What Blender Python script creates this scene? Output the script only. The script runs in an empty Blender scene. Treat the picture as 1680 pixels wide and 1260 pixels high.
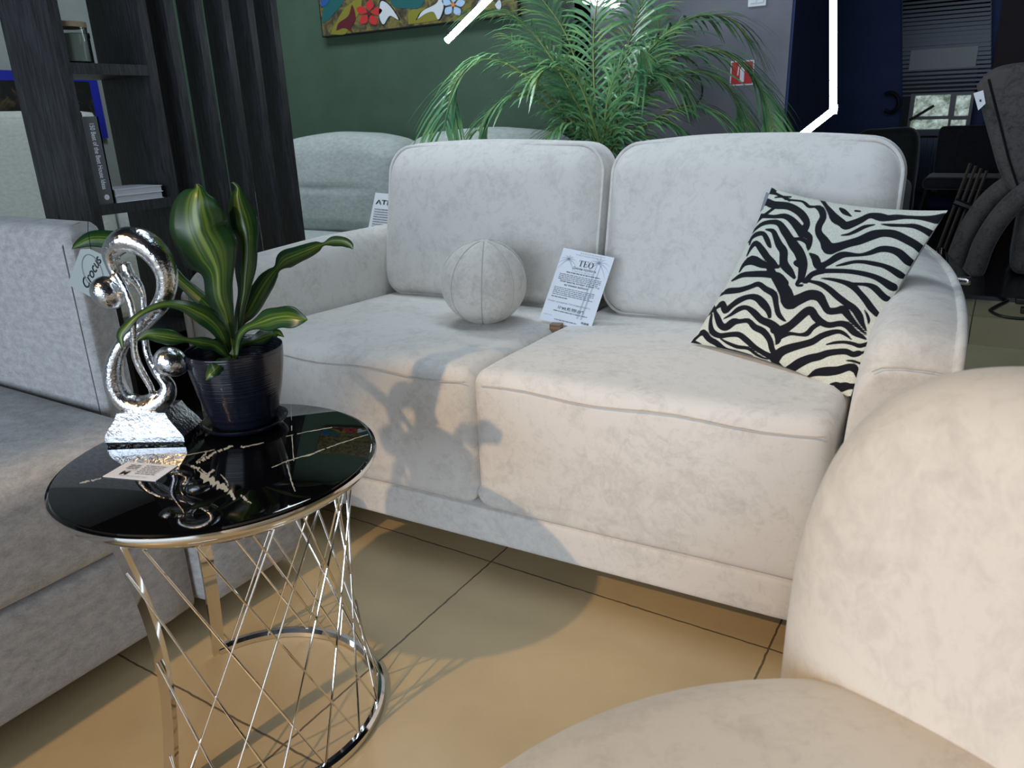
import bpy, bmesh, math, random
import numpy as np
from mathutils import Vector, Matrix, noise as mnoise
random.seed(7)
PI = math.pi
SC = bpy.context.scene
COL = SC.collection

# ------------------------------------------------------------------ camera
F_PX, CAM_H = 1260.0, 0.93
PITCH, ROLL, YAW = math.radians(19.3), math.radians(-2.1), math.radians(32.38)
def _basis():
    fw = np.array([0, math.cos(PITCH), -math.sin(PITCH)])
    up0 = np.array([0, math.sin(PITCH), math.cos(PITCH)])
    rt0 = np.array([1.0, 0, 0])
    rt = math.cos(ROLL)*rt0 + math.sin(ROLL)*up0
    up = -math.sin(ROLL)*rt0 + math.cos(ROLL)*up0
    c, s = math.cos(YAW), math.sin(YAW)
    R = np.array([[c, -s, 0], [s, c, 0], [0, 0, 1]])
    return R@rt, R@up, R@fw
RT, UP, FW = _basis()
CP = np.array([0, 0, CAM_H])
cam_d = bpy.data.cameras.new('camera')
cam = bpy.data.objects.new('camera', cam_d)
COL.objects.link(cam)
cam.matrix_world = Matrix(((RT[0], UP[0], -FW[0], CP[0]), (RT[1], UP[1], -FW[1], CP[1]), (RT[2], UP[2], -FW[2], CP[2]), (0, 0, 0, 1)))
cam_d.sensor_fit = 'HORIZONTAL'; cam_d.sensor_width = 36; cam_d.lens = 36*F_PX/1680
cam_d.clip_start = 0.02; cam_d.clip_end = 60
cam_d.dof.use_dof = True; cam_d.dof.focus_distance = 1.7; cam_d.dof.aperture_fstop = 9.0
SC.camera = cam

# a photograph pixel as a point of the room
def ray(u, v): return FW + (u-840)/F_PX*RT - (v-630)/F_PX*UP
def on_z(u, v, z): d = ray(u, v); return CP + (z-CAM_H)/d[2]*d
def on_y(u, v, y): d = ray(u, v); return CP + y/d[1]*d
def on_x(u, v, x): d = ray(u, v); return CP + x/d[0]*d
def on_p(u, v, n, p0): d = ray(u, v); n = np.asarray(n, float); return CP + np.dot(n, np.asarray(p0)-CP)/np.dot(n, d)*d
def at_d(u, v, k): return CP + k*ray(u, v)
def proj(P):
    q = np.asarray(P, float)-CP; z = q@FW
    return np.stack([840+F_PX*(q@RT)/z, 630-F_PX*(q@UP)/z], -1)

# ------------------------------------------------------------------ world, lights, exposure
SC.view_settings.view_transform = 'Standard'; SC.view_settings.look = 'None'
SC.view_settings.gamma = 1.0; SC.view_settings.use_curve_mapping = False
SC.view_settings.exposure = 0.12
wd = bpy.data.worlds.new('world'); SC.world = wd; wd.use_nodes = True
wd.node_tree.nodes['Background'].inputs[0].default_value = (0.55, 0.70, 1.0, 1)
wd.node_tree.nodes['Background'].inputs[1].default_value = 0.03

def light(kind, name, loc, target, power, color, **kw):
    d = bpy.data.lights.new(name, kind); d.energy = power; d.color = color
    for k, v in kw.items(): setattr(d, k, v)
    o = bpy.data.objects.new(name, d); COL.objects.link(o); o.location = loc
    o.rotation_euler = (Vector(target)-Vector(loc)).to_track_quat('-Z', 'Y').to_euler()
    return o
# the warm track spot behind the camera, the shop's cold ceiling light and the daylight of the shop window
light('SPOT', 'warm_track_spot', (-1.30, -1.85, 2.74), (-0.44, 0.69, 0.1), 225, (1.0, 0.67, 0.35), spot_size=math.radians(29), spot_blend=0.4, shadow_soft_size=0.035)
light('AREA', 'ceiling_light_cold', (-0.7, 1.6, 2.9), (-0.7, 1.7, 0), 9, (0.68, 0.84, 1.0), shape='RECTANGLE', size=1.6, size_y=0.5, spread=math.radians(130))
light('AREA', 'ceiling_light_far', (-2.6, 2.2, 2.9), (-2.6, 2.5, 0), 36, (0.80, 0.92, 1.0), shape='RECTANGLE', size=1.2, size_y=0.5)
light('AREA', 'shop_window_daylight', (-0.4, -3.85, 1.5), (-0.5, 1.6, 0.8), 190, (0.70, 0.83, 1.0), shape='RECTANGLE', size=4.6, size_y=2.0)

# ------------------------------------------------------------------ materials
def lin(r, g, b):
    f = lambda c: (c/255/12.92) if c/255 <= .04045 else ((c/255+.055)/1.055)**2.4
    return (f(r), f(g), f(b), 1)
class NT:
    def __init__(s, name):
        s.m = bpy.data.materials.new(name); s.m.use_nodes = True
        s.t = s.m.node_tree; s.b = s.t.nodes['Principled BSDF']
    def n(s, kind, **kw):
        x = s.t.nodes.new('ShaderNode'+kind)
        for k, v in kw.items():
            if k.startswith('i_'): x.inputs[k[2:].replace('_', ' ')].default_value = v
            else: setattr(x, k, v)
        return x
    def l(s, a, b): s.t.links.new(a, b)
    def bsdf(s, **kw):
        for k, v in kw.items():
            k = k.replace('_', ' ')
            s.b.inputs[k].default_value = v
        return s
    def obj(s, scale=(1, 1, 1)):
        tc = s.n('TexCoord'); mp = s.n('Mapping'); mp.inputs['Scale'].default_value = scale
        s.l(tc.outputs['Object'], mp.inputs['Vector']); return mp.outputs['Vector']
    def noise(s, vec, scale, detail=4, rough=.55, dist=0):
        x = s.n('TexNoise'); x.inputs['Scale'].default_value = scale; x.inputs['Detail'].default_value = detail
        x.inputs['Roughness'].default_value = rough; x.inputs['Distortion'].default_value = dist
        if vec is not None: s.l(vec, x.inputs['Vector'])
        return x.outputs['Fac']
    def ramp(s, fac, stops):
        x = s.n('ValToRGB'); e = x.color_ramp.elements
        while len(e) < len(stops): e.new(.5)
        for k, (p, c) in enumerate(stops): e[k].position = p; e[k].color = c
        s.l(fac, x.inputs['Fac']); return x.outputs['Color']
    def mix(s, fac, a, b):
        x = s.n('Mix', data_type='RGBA')
        for sock, v in ((x.inputs[0], fac), (x.inputs[6], a), (x.inputs[7], b)):
            if hasattr(v, 'is_linked') or hasattr(v, 'node'): s.l(v, sock)
            else: sock.default_value = v
        return x.outputs[2]
    def bump(s, h, strength=.3, dist=.002):
        x = s.n('Bump'); x.inputs['Strength'].default_value = strength; x.inputs['Distance'].default_value = dist
        s.l(h, x.inputs['Height']); s.l(x.outputs['Normal'], s.b.inputs['Normal'])
    def color(s, c): s.l(c, s.b.inputs['Base Color'])

def plain(name, c, rough=.5, metal=0, **kw):
    t = NT(name); t.bsdf(Base_Color=c, Roughness=rough, Metallic=metal, **kw); return t.m
def velvet(name, c1, c2, scale=9, sheen=.2, st=(1, 1, 1)):
    t = NT(name); v = t.obj(st)
    n1 = t.noise(v, scale*.8, 5, .75, 1.2); n2 = t.noise(v, scale*5, 5, .7, .8)
    m = t.n('Math', operation='MULTIPLY_ADD'); t.l(n2, m.inputs[0]); m.inputs[1].default_value = .9; t.l(n1, m.inputs[2])
    t.color(t.ramp(m.outputs[0], [(.66, c1), (1.25, c2)]))
    t.bsdf(Roughness=.85, Sheen_Weight=sheen, Sheen_Roughness=.4, Specular_IOR_Level=.2)
    t.bump(n2, .12, .0015); return t.m
def weave(name, c1, c2, scale=260, sheen=.15):
    t = NT(name); v = t.obj((1, 1, 1.8)); n1 = t.noise(v, scale, 3, .6); n2 = t.noise(v, 42, 4, .65)
    m = t.n('Math', operation='MULTIPLY_ADD'); t.l(n1, m.inputs[0]); m.inputs[1].default_value = .6; t.l(n2, m.inputs[2])
    t.color(t.ramp(m.outputs[0], [(.5, c1), (1.05, c2)]))
    t.bsdf(Roughness=.9, Sheen_Weight=sheen, Specular_IOR_Level=.15); t.bump(n1, .35, .001); return t.m

M = {}
M['cream'] = velvet('cream_velvet', lin(202, 197, 190), lin(224, 219, 212))
M['cream_seam'] = plain('cream_seam', lin(192, 185, 177), .9)
M['ball'] = velvet('ball_velvet', lin(190, 183, 175), lin(218, 211, 202), 14)
M['tub'] = velvet('tub_chair_velvet', lin(196, 188, 177), lin(213, 205, 193), 11, .2, (1, 1, .7))
M['grey'] = weave('grey_chenille', lin(152, 150, 149), lin(194, 192, 190))
M['grey_seam'] = plain('grey_seam', lin(112, 111, 112), .9)
M['sage'] = weave('pale_sage_fabric', lin(150, 156, 152), lin(182, 188, 184))
M['pale'] = weave('pale_linen', lin(165, 168, 160), lin(192, 194, 188))
M['brown'] = velvet('charcoal_velvet', lin(52, 50, 50), lin(86, 82, 80), 16)
M['darkfab'] = velvet('black_fabric', lin(22, 23, 27), lin(34, 35, 40), 12)
M['olive'] = velvet('dark_cover_fabric', lin(22, 24, 24), lin(36, 38, 36), 10)
M['chrome'] = plain('chrome', (.78, .77, .75, 1), .06, 1)
M['black_plastic'] = plain('black_plastic', lin(18, 18, 20), .4)
M['white_plastic'] = plain('white_plastic', lin(215, 218, 222), .35)
M['paper'] = plain('white_paper', lin(236, 238, 244), .6)
M['tag_paper'] = plain('grey_green_card', lin(176, 184, 180), .6)
M['ink'] = plain('black_ink', lin(22, 22, 28), .6)
M['grey_ink'] = plain('grey_ink', lin(120, 124, 134), .6)
M['pale_ink'] = plain('pale_ink', lin(196, 200, 210), .6)
M['wall_green'] = None
def wallmat(name, c1, c2):
    t = NT(name); n = t.noise(t.obj(), 5, 5, .6); t.color(t.ramp(n, [(.35, c1), (.7, c2)])); t.bsdf(Roughness=.75)
    t.bump(t.noise(t.obj(), 180, 2), .1, .001); return t.m
M['wall_green'] = wallmat('green_paint', lin(62, 84, 66), lin(70, 92, 74))
M['wall_grey'] = wallmat('grey_paint', lin(110, 110, 118), lin(122, 122, 130))
M['wall_left'] = wallmat('light_grey_paint', lin(140, 144, 142), lin(150, 154, 152))
M['navy'] = wallmat('navy_paint_and_glow', lin(34, 50, 92), lin(40, 58, 102))  # rear wall paint; also stands for the blue glow on the column side
M['dark'] = wallmat('dark_paint', lin(24, 26, 32), lin(30, 32, 38))
M['maroon'] = wallmat('dark_maroon_paint', lin(36, 22, 26), lin(42, 26, 30))
def tiles(name, c1, c2, grout, size, off, rough=.22):
    t = NT(name); tc = t.n('TexCoord'); mp = t.n('Mapping'); mp.inputs['Location'].default_value = off
    t.l(tc.outputs['Object'], mp.inputs['Vector'])
    br = t.n('TexBrick', offset=0.0, squash=1.0)
    br.inputs['Color1'].default_value = c1; br.inputs['Color2'].default_value = c2; br.inputs['Mortar'].default_value = grout
    br.inputs['Scale'].default_value = 1.0; br.inputs['Mortar Size'].default_value = .0022; br.inputs['Mortar Smooth'].default_value = .3
    br.inputs['Brick Width'].default_value = size; br.inputs['Row Height'].default_value = size
    nz = t.noise(tc.outputs['Object'], 60, 3); off2 = t.n('Vector' + 'Math', operation='SCALE'); off2.inputs['Scale'].default_value = .004
    nc = t.n('TexNoise'); nc.inputs['Scale'].default_value = 45; t.l(tc.outputs['Object'], nc.inputs['Vector'])
    t.l(nc.outputs['Color'], off2.inputs[0]); ad = t.n('VectorMath', operation='ADD'); t.l(mp.outputs['Vector'], ad.inputs[0]); t.l(off2.outputs[0], ad.inputs[1])
    t.l(ad.outputs[0], br.inputs['Vector'])
    cl = t.ramp(t.noise(tc.outputs['Object'], 3.5, 5, .65), [(.3, (.86, .86, .86, 1)), (.75, (1.05, 1.05, 1.05, 1))])
    mx = t.n('Mix', data_type='RGBA', blend_type='MULTIPLY'); mx.inputs[0].default_value = 1
    t.l(br.outputs['Color'], mx.inputs[6]); t.l(cl, mx.inputs[7]); t.color(mx.outputs[2])
    t.bsdf(Roughness=rough, Specular_IOR_Level=.45)
    inv = t.n('Math', operation='SUBTRACT'); inv.inputs[0].default_value = 1; t.l(br.outputs['Fac'], inv.inputs[1])
    t.bump(inv.outputs[0], .5, .002); return t.m
M['floor'] = tiles('beige_floor_tiles', lin(193, 171, 131), lin(188, 166, 127), lin(104, 90, 70), .602, (.838, -1.214, 0), .3)
M['step_tile'] = tiles('beige_step_tiles', lin(150, 142, 112), lin(143, 135, 107), lin(66, 60, 46), .33, (.02, 0, .1), .35)  # the floor's beige, darkened to paint in the dimmer light at the steps
M['old_mortar'] = plain('old_mortar', lin(96, 84, 56), .9)
def blackwood():
    t = NT('black_stained_wood'); v = t.obj((14, 14, 1.2)); n = t.noise(v, 9, 5, .7, .4)
    t.color(t.ramp(n, [(.4, lin(22, 22, 25)), (.62, lin(52, 53, 58))])); t.bsdf(Roughness=.45); t.bump(n, .5, .003); return t.m
M['blackwood'] = blackwood()
def hammered():
    t = NT('hammered_silver'); v = t.obj(); n = t.noise(v, 170, 3, .6); n2 = t.noise(v, 40, 4, .6)
    m = t.n('Math', operation='ADD'); t.l(n, m.inputs[0]); t.l(n2, m.inputs[1])
    t.bsdf(Base_Color=(.70, .71, .72, 1), Metallic=1, Roughness=.17); t.bump(m.outputs[0], .5, .002); return t.m
M['silver'] = hammered()
def potmat():
    t = NT('ribbed_dark_glaze'); v = t.obj((1, 1, 420)); n = t.noise(v, 1.0, 2, .5)
    t.color(t.ramp(n, [(.35, lin(13, 16, 25)), (.7, lin(30, 35, 48))])); t.bsdf(Roughness=.16, Specular_IOR_Level=.55); t.bump(n, .35, .002); return t.m
M['pot'] = potmat()
M['marble'] = plain('black_polished_marble', lin(7, 7, 9), .025, 0, Specular_IOR_Level=.6)
M['vein'] = plain('white_marble_vein', lin(190, 188, 175), .05)
M['soil'] = plain('dark_soil', lin(22, 18, 15), .95)
M['glass'] = plain('clear_glass', (.92, .96, .95, 1), .02, 0, Transmission_Weight=1.0, IOR=1.45)
M['wax'] = plain('green_grey_candle_wax', lin(150, 158, 148), .5)
M['lidwood'] = plain('pale_wood', lin(150, 130, 105), .5)
def oak():
    t = NT('oak'); n = t.noise(t.obj((4, 30, 30)), 6, 4); t.color(t.ramp(n, [(.35, lin(112, 84, 58)), (.7, lin(160, 128, 92))])); t.bsdf(Roughness=.5); return t.m
M['oak'] = oak(); M['greywood'] = plain('greyed_wood', lin(88, 80, 70), .6)
def leafmat():
    t = NT('variegated_leaf'); uv = t.n('UVMap'); sp = t.n('SeparateXYZ'); t.l(uv.outputs['UV'], sp.inputs[0])
    a = t.n('Math', operation='SUBTRACT'); t.l(sp.outputs['X'], a.inputs[0]); a.inputs[1].default_value = .5
    b = t.n('Math', operation='ABSOLUTE'); t.l(a.outputs[0], b.inputs[0])
    cmb = t.n('CombineXYZ'); m1 = t.n('Math', operation='MULTIPLY'); t.l(sp.outputs['X'], m1.inputs[0]); m1.inputs[1].default_value = 11
    m2 = t.n('Math', operation='MULTIPLY'); t.l(sp.outputs['Y'], m2.inputs[0]); m2.inputs[1].default_value = .7
    t.l(m1.outputs[0], cmb.inputs[0]); t.l(m2.outputs[0], cmb.inputs[1])
    n = t.noise(cmb.outputs[0], 1.0, 2, .5)
    mk = t.n('MapRange'); mk.inputs['From Min'].default_value = .30; mk.inputs['From Max'].default_value = .08; t.l(b.outputs[0], mk.inputs['Value'])
    st = t.n('MapRange'); st.inputs['From Min'].default_value = .45; st.inputs['From Max'].default_value = .58; t.l(n, st.inputs['Value'])
    f = t.n('Math', operation='MULTIPLY'); t.l(mk.outputs['Result'], f.inputs[0]); t.l(st.outputs['Result'], f.inputs[1])
    base = t.mix(mk.outputs['Result'], lin(28, 58, 28), lin(40, 70, 26))
    t.color(t.mix(f.outputs[0], base, lin(98, 120, 44))); t.bsdf(Roughness=.32, Specular_IOR_Level=.45); return t.m
M['leaf'] = leafmat()
def palmmat():
    t = NT('palm_leaf'); n = t.noise(t.obj(), 9, 3); t.color(t.ramp(n, [(.35, lin(70, 120, 84)), (.6, lin(106, 152, 96)), (.8, lin(160, 172, 88))]))
    t.bsdf(Roughness=.3); return t.m
M['palm'] = palmmat()
M['palm_stem'] = plain('palm_stem', lin(110, 124, 60), .5)
M['terracotta'] = plain('dark_planter', lin(40, 40, 44), .5)
def emit(name, c, s):
    t = NT(name); t.bsdf(Base_Color=(0, 0, 0, 1), Emission_Color=c, Emission_Strength=s); return t.m
M['led'] = emit('led_tube_light', (.80, .92, 1, 1), 26)
M['lamp'] = emit('wall_lamp_light', (.85, .95, 1, 1), 8)
def outdoors():
    t = NT('daylit_trees_through_window'); n = t.noise(t.obj(), 22, 6, .75, .4)
    c = t.ramp(n, [(.38, lin(74, 84, 70)), (.55, lin(140, 156, 150)), (.7, lin(178, 192, 196))])
    t.l(c, t.b.inputs['Emission Color']); t.bsdf(Base_Color=(0, 0, 0, 1), Emission_Strength=1.15); return t.m
M['outdoor'] = outdoors()
def zebra():
    t = NT('zebra_print_linen'); at = t.n('Attribute', attribute_name='stripe')
    mr = t.n('MapRange'); mr.inputs['From Min'].default_value = -.6; mr.inputs['From Max'].default_value = .6
    t.l(at.outputs['Fac'], mr.inputs['Value'])
    n = t.noise(t.obj(), 420, 2); lt = t.ramp(n, [(.3, lin(196, 196, 180)), (.7, lin(222, 222, 208))])
    t.color(t.mix(mr.outputs['Result'], lin(24, 25, 32), lt)); t.bsdf(Roughness=.85, Specular_IOR_Level=.2); t.bump(n, .2, .001); return t.m
M['zebra'] = zebra()
def canvas(name, stops, scale):
    t = NT(name); n = t.noise(t.obj(), scale, 6, .7, .6); t.color(t.ramp(n, stops)); t.bsdf(Roughness=.5); t.bump(n, .4, .003); return t.m
M['canvas'] = canvas('painted_canvas_ground', [(.3, lin(34, 32, 30)), (.46, lin(78, 70, 54)), (.58, lin(126, 116, 52)), (.72, lin(70, 62, 58))], 18)
M['dark_canvas'] = canvas('dark_abstract_canvas', [(.35, lin(8, 8, 10)), (.55, lin(20, 18, 16)), (.8, lin(110, 84, 50))], 8)
M['green_canvas'] = canvas('green_blue_canvas', [(.35, lin(20, 40, 24)), (.5, lin(84, 104, 40)), (.6, lin(40, 64, 170)), (.8, lin(30, 44, 120))], 6)
for nm, c in dict(paint_red=(190, 48, 50), paint_maroon=(92, 26, 34), paint_white=(206, 210, 214), paint_teal=(30, 92, 92), paint_blue=(36, 84, 150), paint_pale=(170, 196, 224), paint_black=(14, 13, 14), paint_orange=(226, 130, 60), paint_yellow=(132, 124, 44), sign_red=(200, 40, 44), blue_edge=(24, 34, 150)).items():
    M[nm] = plain(nm, lin(*c), .5)
M['book_grey'] = plain('grey_book_cover', lin(92, 95, 98), .5)
M['book_page'] = plain('book_pages', lin(196, 198, 200), .7)
M['shutter'] = plain('dark_slat_metal', lin(26, 30, 38), .35, .5)
M['panel_blue'] = plain('blue_black_corrugated_metal', lin(40, 48, 64), .3, .6)
M['dim_glass'] = plain('dim_frosted_panel', lin(88, 90, 88), .4)
M['platform'] = plain('black_glossy_platform', lin(14, 15, 18), .15)

# ------------------------------------------------------------------ object helpers
def link(name, me, mat=None, parent=None):
    o = bpy.data.objects.new(name, me); COL.objects.link(o)
    if mat is not None:
        for m in (mat if isinstance(mat, (list, tuple)) else [mat]): me.materials.append(m)
    if parent is not None: o.parent = parent
    return o
def mesh(name, V, Fc, mat=None, parent=None, smooth=True, mi=None, uv=None):
    me = bpy.data.meshes.new(name); me.from_pydata([tuple(map(float, v)) for v in V], [], Fc)
    if smooth: me.shade_smooth()
    if mi is not None: me.polygons.foreach_set('material_index', mi)
    if uv is not None:
        l = me.uv_layers.new(name='UVMap')
        for p in me.polygons:
            for li in p.loop_indices: l.data[li].uv = uv[me.loops[li].vertex_index]
    me.update()
    return link(name, me, mat, parent)
def tag(o, label, cat, group=None):
    o['label'] = label; o['category'] = cat
    if group: o['group'] = group
    return o
def thing(name, label, cat, loc=(0, 0, 0), rot=0.0, group=None):
    o = bpy.data.objects.new(name, None); COL.objects.link(o); o.empty_display_size = .05
    o.location = tuple(loc); o.rotation_euler = (0, 0, rot); return tag(o, label, cat, group)
def structure(o, label=None):
    o['kind'] = 'structure'
    if label: o['label'] = label
    return o
class Geo:
    """collects faces of one mesh"""
    def __init__(s): s.V = []; s.F = []; s.MI = []; s.UV = []
    def add(s, V, Fc, mi=0, uv=None):
        b = len(s.V); s.V += [tuple(map(float, v)) for v in V]; s.F += [tuple(b+i for i in f) for f in Fc]; s.MI += [mi]*len(Fc)
        s.UV += uv if uv is not None else [(0, 0)]*len(V); return s
    def box(s, lo, hi, mi=0):
        x0, y0, z0 = lo; x1, y1, z1 = hi
        V = [(x0, y0, z0), (x1, y0, z0), (x1, y1, z0), (x0, y1, z0), (x0, y0, z1), (x1, y0, z1), (x1, y1, z1), (x0, y1, z1)]
        return s.add(V, [(3, 2, 1, 0), (4, 5, 6, 7), (0, 1, 5, 4), (1, 2, 6, 5), (2, 3, 7, 6), (3, 0, 4, 7)], mi)
    def tube(s, P, R, n=10, closed=False, mi=0, cap=True, flat=None):
        V, Fc = tube_geo(P, R, n, closed, cap, flat); return s.add(V, Fc, mi)
    def prism(s, poly, ex, mi=0):
        """poly: list of 3-D points, ex: extrusion vector"""
        n = len(poly); a = [tuple(p) for p in poly]; b = [tuple(np.asarray(p)+np.asarray(ex)) for p in poly]
        return s.add(a+b, [tuple(range(n)), tuple(range(2*n-1, n-1, -1))]+[(i, i+n, (i+1) % n+n, (i+1) % n) for i in range(n)], mi)
    def lathe(s, prof, n=48, c=(0, 0, 0), mi=0):
        V = []; m = len(prof)
        for r, z in prof:
            for k in range(n):
                a = 2*PI*k/n; V.append((c[0]+r*math.cos(a), c[1]+r*math.sin(a), c[2]+z))
        Fc = [(i*n+k, i*n+(k+1) % n, (i+1)*n+(k+1) % n, (i+1)*n+k) for i in range(m-1) for k in range(n)]
        return s.add(V, Fc, mi)
    def build(s, name, mat, parent=None, smooth=True, uv=False):
        o = mesh(name, s.V, s.F, mat, parent, smooth, s.MI, s.UV if uv else None)
        bm = bmesh.new(); bm.from_mesh(o.data); bmesh.ops.recalc_face_normals(bm, faces=bm.faces); bm.to_mesh(o.data); bm.free()
        if smooth: bysharp(o)
        return o
def bysharp(o, deg=38):
    try: o.data.set_sharp_from_angle(angle=math.radians(deg))
    except Exception: pass
def tube_geo(P, R, n=10, closed=False, cap=True, flat=None):
    P = [np.asarray(p, float) for p in P]; m = len(P)
    if not hasattr(R, '__len__'): R = [R]*m
    T = []
    for i in range(m):
        a = P[(i-1) % m] if (closed or i > 0) else P[i]; b = P[(i+1) % m] if (closed or i < m-1) else P[i]
        t = b-a; T.append(t/(np.linalg.norm(t)+1e-12))
    up = np.array([0, 0, 1.]) if abs(T[0][2]) < .9 else np.array([0, 1., 0])
    if flat is not None: up = np.asarray(flat[2], float)
    u = up-np.dot(up, T[0])*T[0]; u /= np.linalg.norm(u)
    V = []
    for i in range(m):
        if flat is not None: u = np.asarray(flat[2], float)
        u = u-np.dot(u, T[i])*T[i]; u /= (np.linalg.norm(u)+1e-12); w = np.cross(T[i], u)
        fx, fy = (flat[0], flat[1]) if flat is not None else (1, 1)
        for k in range(n):
            a = 2*PI*k/n; V.append(P[i]+R[i]*(fx*math.cos(a)*u+fy*math.sin(a)*w))
    Fc = []
    for i in range(m if closed else m-1):
        j = (i+1) % m
        for k in range(n): Fc.append((i*n+k, i*n+(k+1) % n, j*n+(k+1) % n, j*n+k))
    if cap and not closed: Fc += [tuple(range(n-1, -1, -1)), tuple(range((m-1)*n, m*n))]
    return V, Fc
def smooth_path(pts, per=6):
    """Catmull-Rom through points of any dimension"""
    P = [np.asarray(p, float) for p in pts]; out = []
    for i in range(len(P)-1):
        p0 = P[i-1] if i > 0 else 2*P[0]-P[1]; p1, p2 = P[i], P[i+1]; p3 = P[i+2] if i+2 < len(P) else 2*P[-1]-P[-2]
        for k in range(per):
            t = k/per
            out.append(.5*((2*p1)+(-p0+p2)*t+(2*p0-5*p1+4*p2-p3)*t*t+(-p0+3*p1-3*p2+p3)*t**3))
    out.append(P[-1]); return out
def soft_box(name, lo, hi, r, mat, parent=None, n=22, puff=(0, 0, 0), fn=None, wob=0.0, seed=0):
    """an upholstered block with rounded edges; puff swells each pair of faces, fn reshapes points"""
    lo, hi = np.array(lo, float), np.array(hi, float); c = (lo+hi)/2; h = (hi-lo)/2
    s = np.sin(np.linspace(-PI/2, PI/2, n+1))*.55+np.linspace(-1, 1, n+1)*.45
    bm = bmesh.new()
    for ax in range(3):
        for sg in (-1, 1):
            g = {}
            for i, a in enumerate(s):
                for j, b in enumerate(s):
                    p = np.zeros(3); p[ax] = sg; p[(ax+1) % 3] = a; p[(ax+2) % 3] = b
                    q = p*h; inner = np.clip(q, -(h-r), h-r); d = q-inner; L = np.linalg.norm(d)
                    if L > 1e-9: q = inner+d/L*r
                    e = q/h
                    for k in range(3):
                        if puff[k]: q[k] += np.sign(e[k])*puff[k]*abs(e[k])*(1-e[(k+1) % 3]**2)*(1-e[(k+2) % 3]**2)
                    if wob:
                        nz = mnoise.noise_vector(Vector(tuple(q*5.0+seed*7.3))); q = q+np.array(nz)*wob
                    q = q+c
                    if fn is not None: q = np.asarray(fn(q), float)
                    g[i, j] = bm.verts.new(tuple(q))
            for i in range(n):
                for j in range(n):
                    f = (g[i, j], g[i+1, j], g[i+1, j+1], g[i, j+1])
                    bm.faces.new(f if sg > 0 else f[::-1])
    bmesh.ops.remove_doubles(bm, verts=bm.verts, dist=1e-5)
    bmesh.ops.recalc_face_normals(bm, faces=bm.faces)
    me = bpy.data.meshes.new(name); bm.to_mesh(me); bm.free(); me.shade_smooth()
    return link(name, me, mat, parent)
def tube(name, P, R, mat, parent=None, n=10, closed=False, flat=None):
    return Geo().tube(P, R, n, closed, flat=flat).build(name, mat, parent)
def box(name, lo, hi, mat, parent=None, bevel=0.0):
    o = Geo().box(lo, hi).build(name, mat, parent, smooth=False)
    if bevel:
        bm = bmesh.new(); bm.from_mesh(o.data)
        bmesh.ops.bevel(bm, geom=bm.edges[:], offset=bevel, segments=2, affect='EDGES', profile=.6); bm.to_mesh(o.data); bm.free()
    return o
_fonts = {}
def text_mesh(name, body, size, mat, parent, M4, align='CENTER', width=None, extrude=0.0, bold=0.0):
    cu = bpy.data.curves.new('tmp_text', 'FONT'); cu.body = body; cu.size = size; cu.align_x = align; cu.align_y = 'CENTER'
    cu.extrude = extrude; cu.offset = bold
    ob = bpy.data.objects.new('tmp_text', cu); COL.objects.link(ob)
    dg = bpy.context.evaluated_depsgraph_get(); dg.update()
    me = bpy.data.meshes.new_from_object(ob.evaluated_get(dg)); bpy.data.objects.remove(ob); bpy.data.curves.remove(cu)
    me.name = name
    if width and len(me.vertices):
        xs = [v.co.x for v in me.vertices]; k = width/(max(xs)-min(xs)+1e-9)
        for v in me.vertices: v.co.x *= k
    me.transform(Matrix(M4)); me.materials.clear()
    return link(name, me, mat, parent)
def frame4(o, x, y):
    x = np.array(x, float); x = x/np.linalg.norm(x); y = np.array(y, float); y = y-np.dot(y, x)*x; y /= np.linalg.norm(y); z = np.cross(x, y)
    return [[x[0], y[0], z[0], o[0]], [x[1], y[1], z[1], o[1]], [x[2], y[2], z[2], o[2]], [0, 0, 0, 1]]

# ------------------------------------------------------------------ the setting
structure(box('floor', (-6, -4, -.06), (5, 7, 0), M['floor']))
structure(box('ceiling', (-6, -4, 3.0), (5, 7, 3.1), M['dark']))
structure(box('wall_back', (-6, 3.22, 0), (-1.72, 3.34, 3.0), M['wall_green']))
structure(box('wall_left', (-4.62, -4, 0), (-4.5, 3.22, 3.0), M['wall_left']))
structure(box('wall_column', (-1.72, 3.5, 0), (-0.822, 4.35, 3.0), M['wall_grey']), 'grey painted column beside the palm')
structure(box('wall_rear', (-6, 6.0, 0), (5, 6.1, 3.0), M['navy']))
structure(box('wall_right', (3.6, -4, 0), (3.7, 6.0, 3.0), M['dark']))
structure(box('wall_front', (-6, -4.1, 0), (5, -4.0, 3.0), M['dark']))
structure(box('trim_blue_glow', (-.8215, 3.505, .25), (-.812, 4.35, 3.0), M['navy']), 'side of the grey column with the blue tube-light glow painted in')  # slab added to colour the grey side with the tube lights' blue glow
# tiled steps up to a black platform on the right
def step(name, x0, x1, y0, y1, z1): return structure(box(name, (x0, y0, 0), (x1, y1, z1), M['step_tile']))
step('floor_step_lower', -.45, 2.6, 2.62, 2.94, .14); step('floor_step_upper', -.45, 2.6, 2.94, 3.22, .235)
structure(box('floor_platform', (-.815, 3.22, 0), (2.6, 5.99, .25), M['platform']))
g = Geo(); rr = random.Random(3)
px = [-.1+.02*k for k in range(60)]
poly = [(x, 2.617, .118+rr.uniform(-.004, .004)) for x in px]+[(x, 2.617, .136+rr.uniform(-.002, .002)) for x in px[::-1]]
structure(g.prism(poly, (0, -.004, 0)).build('trim_1', M['old_mortar'], smooth=False))

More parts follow.
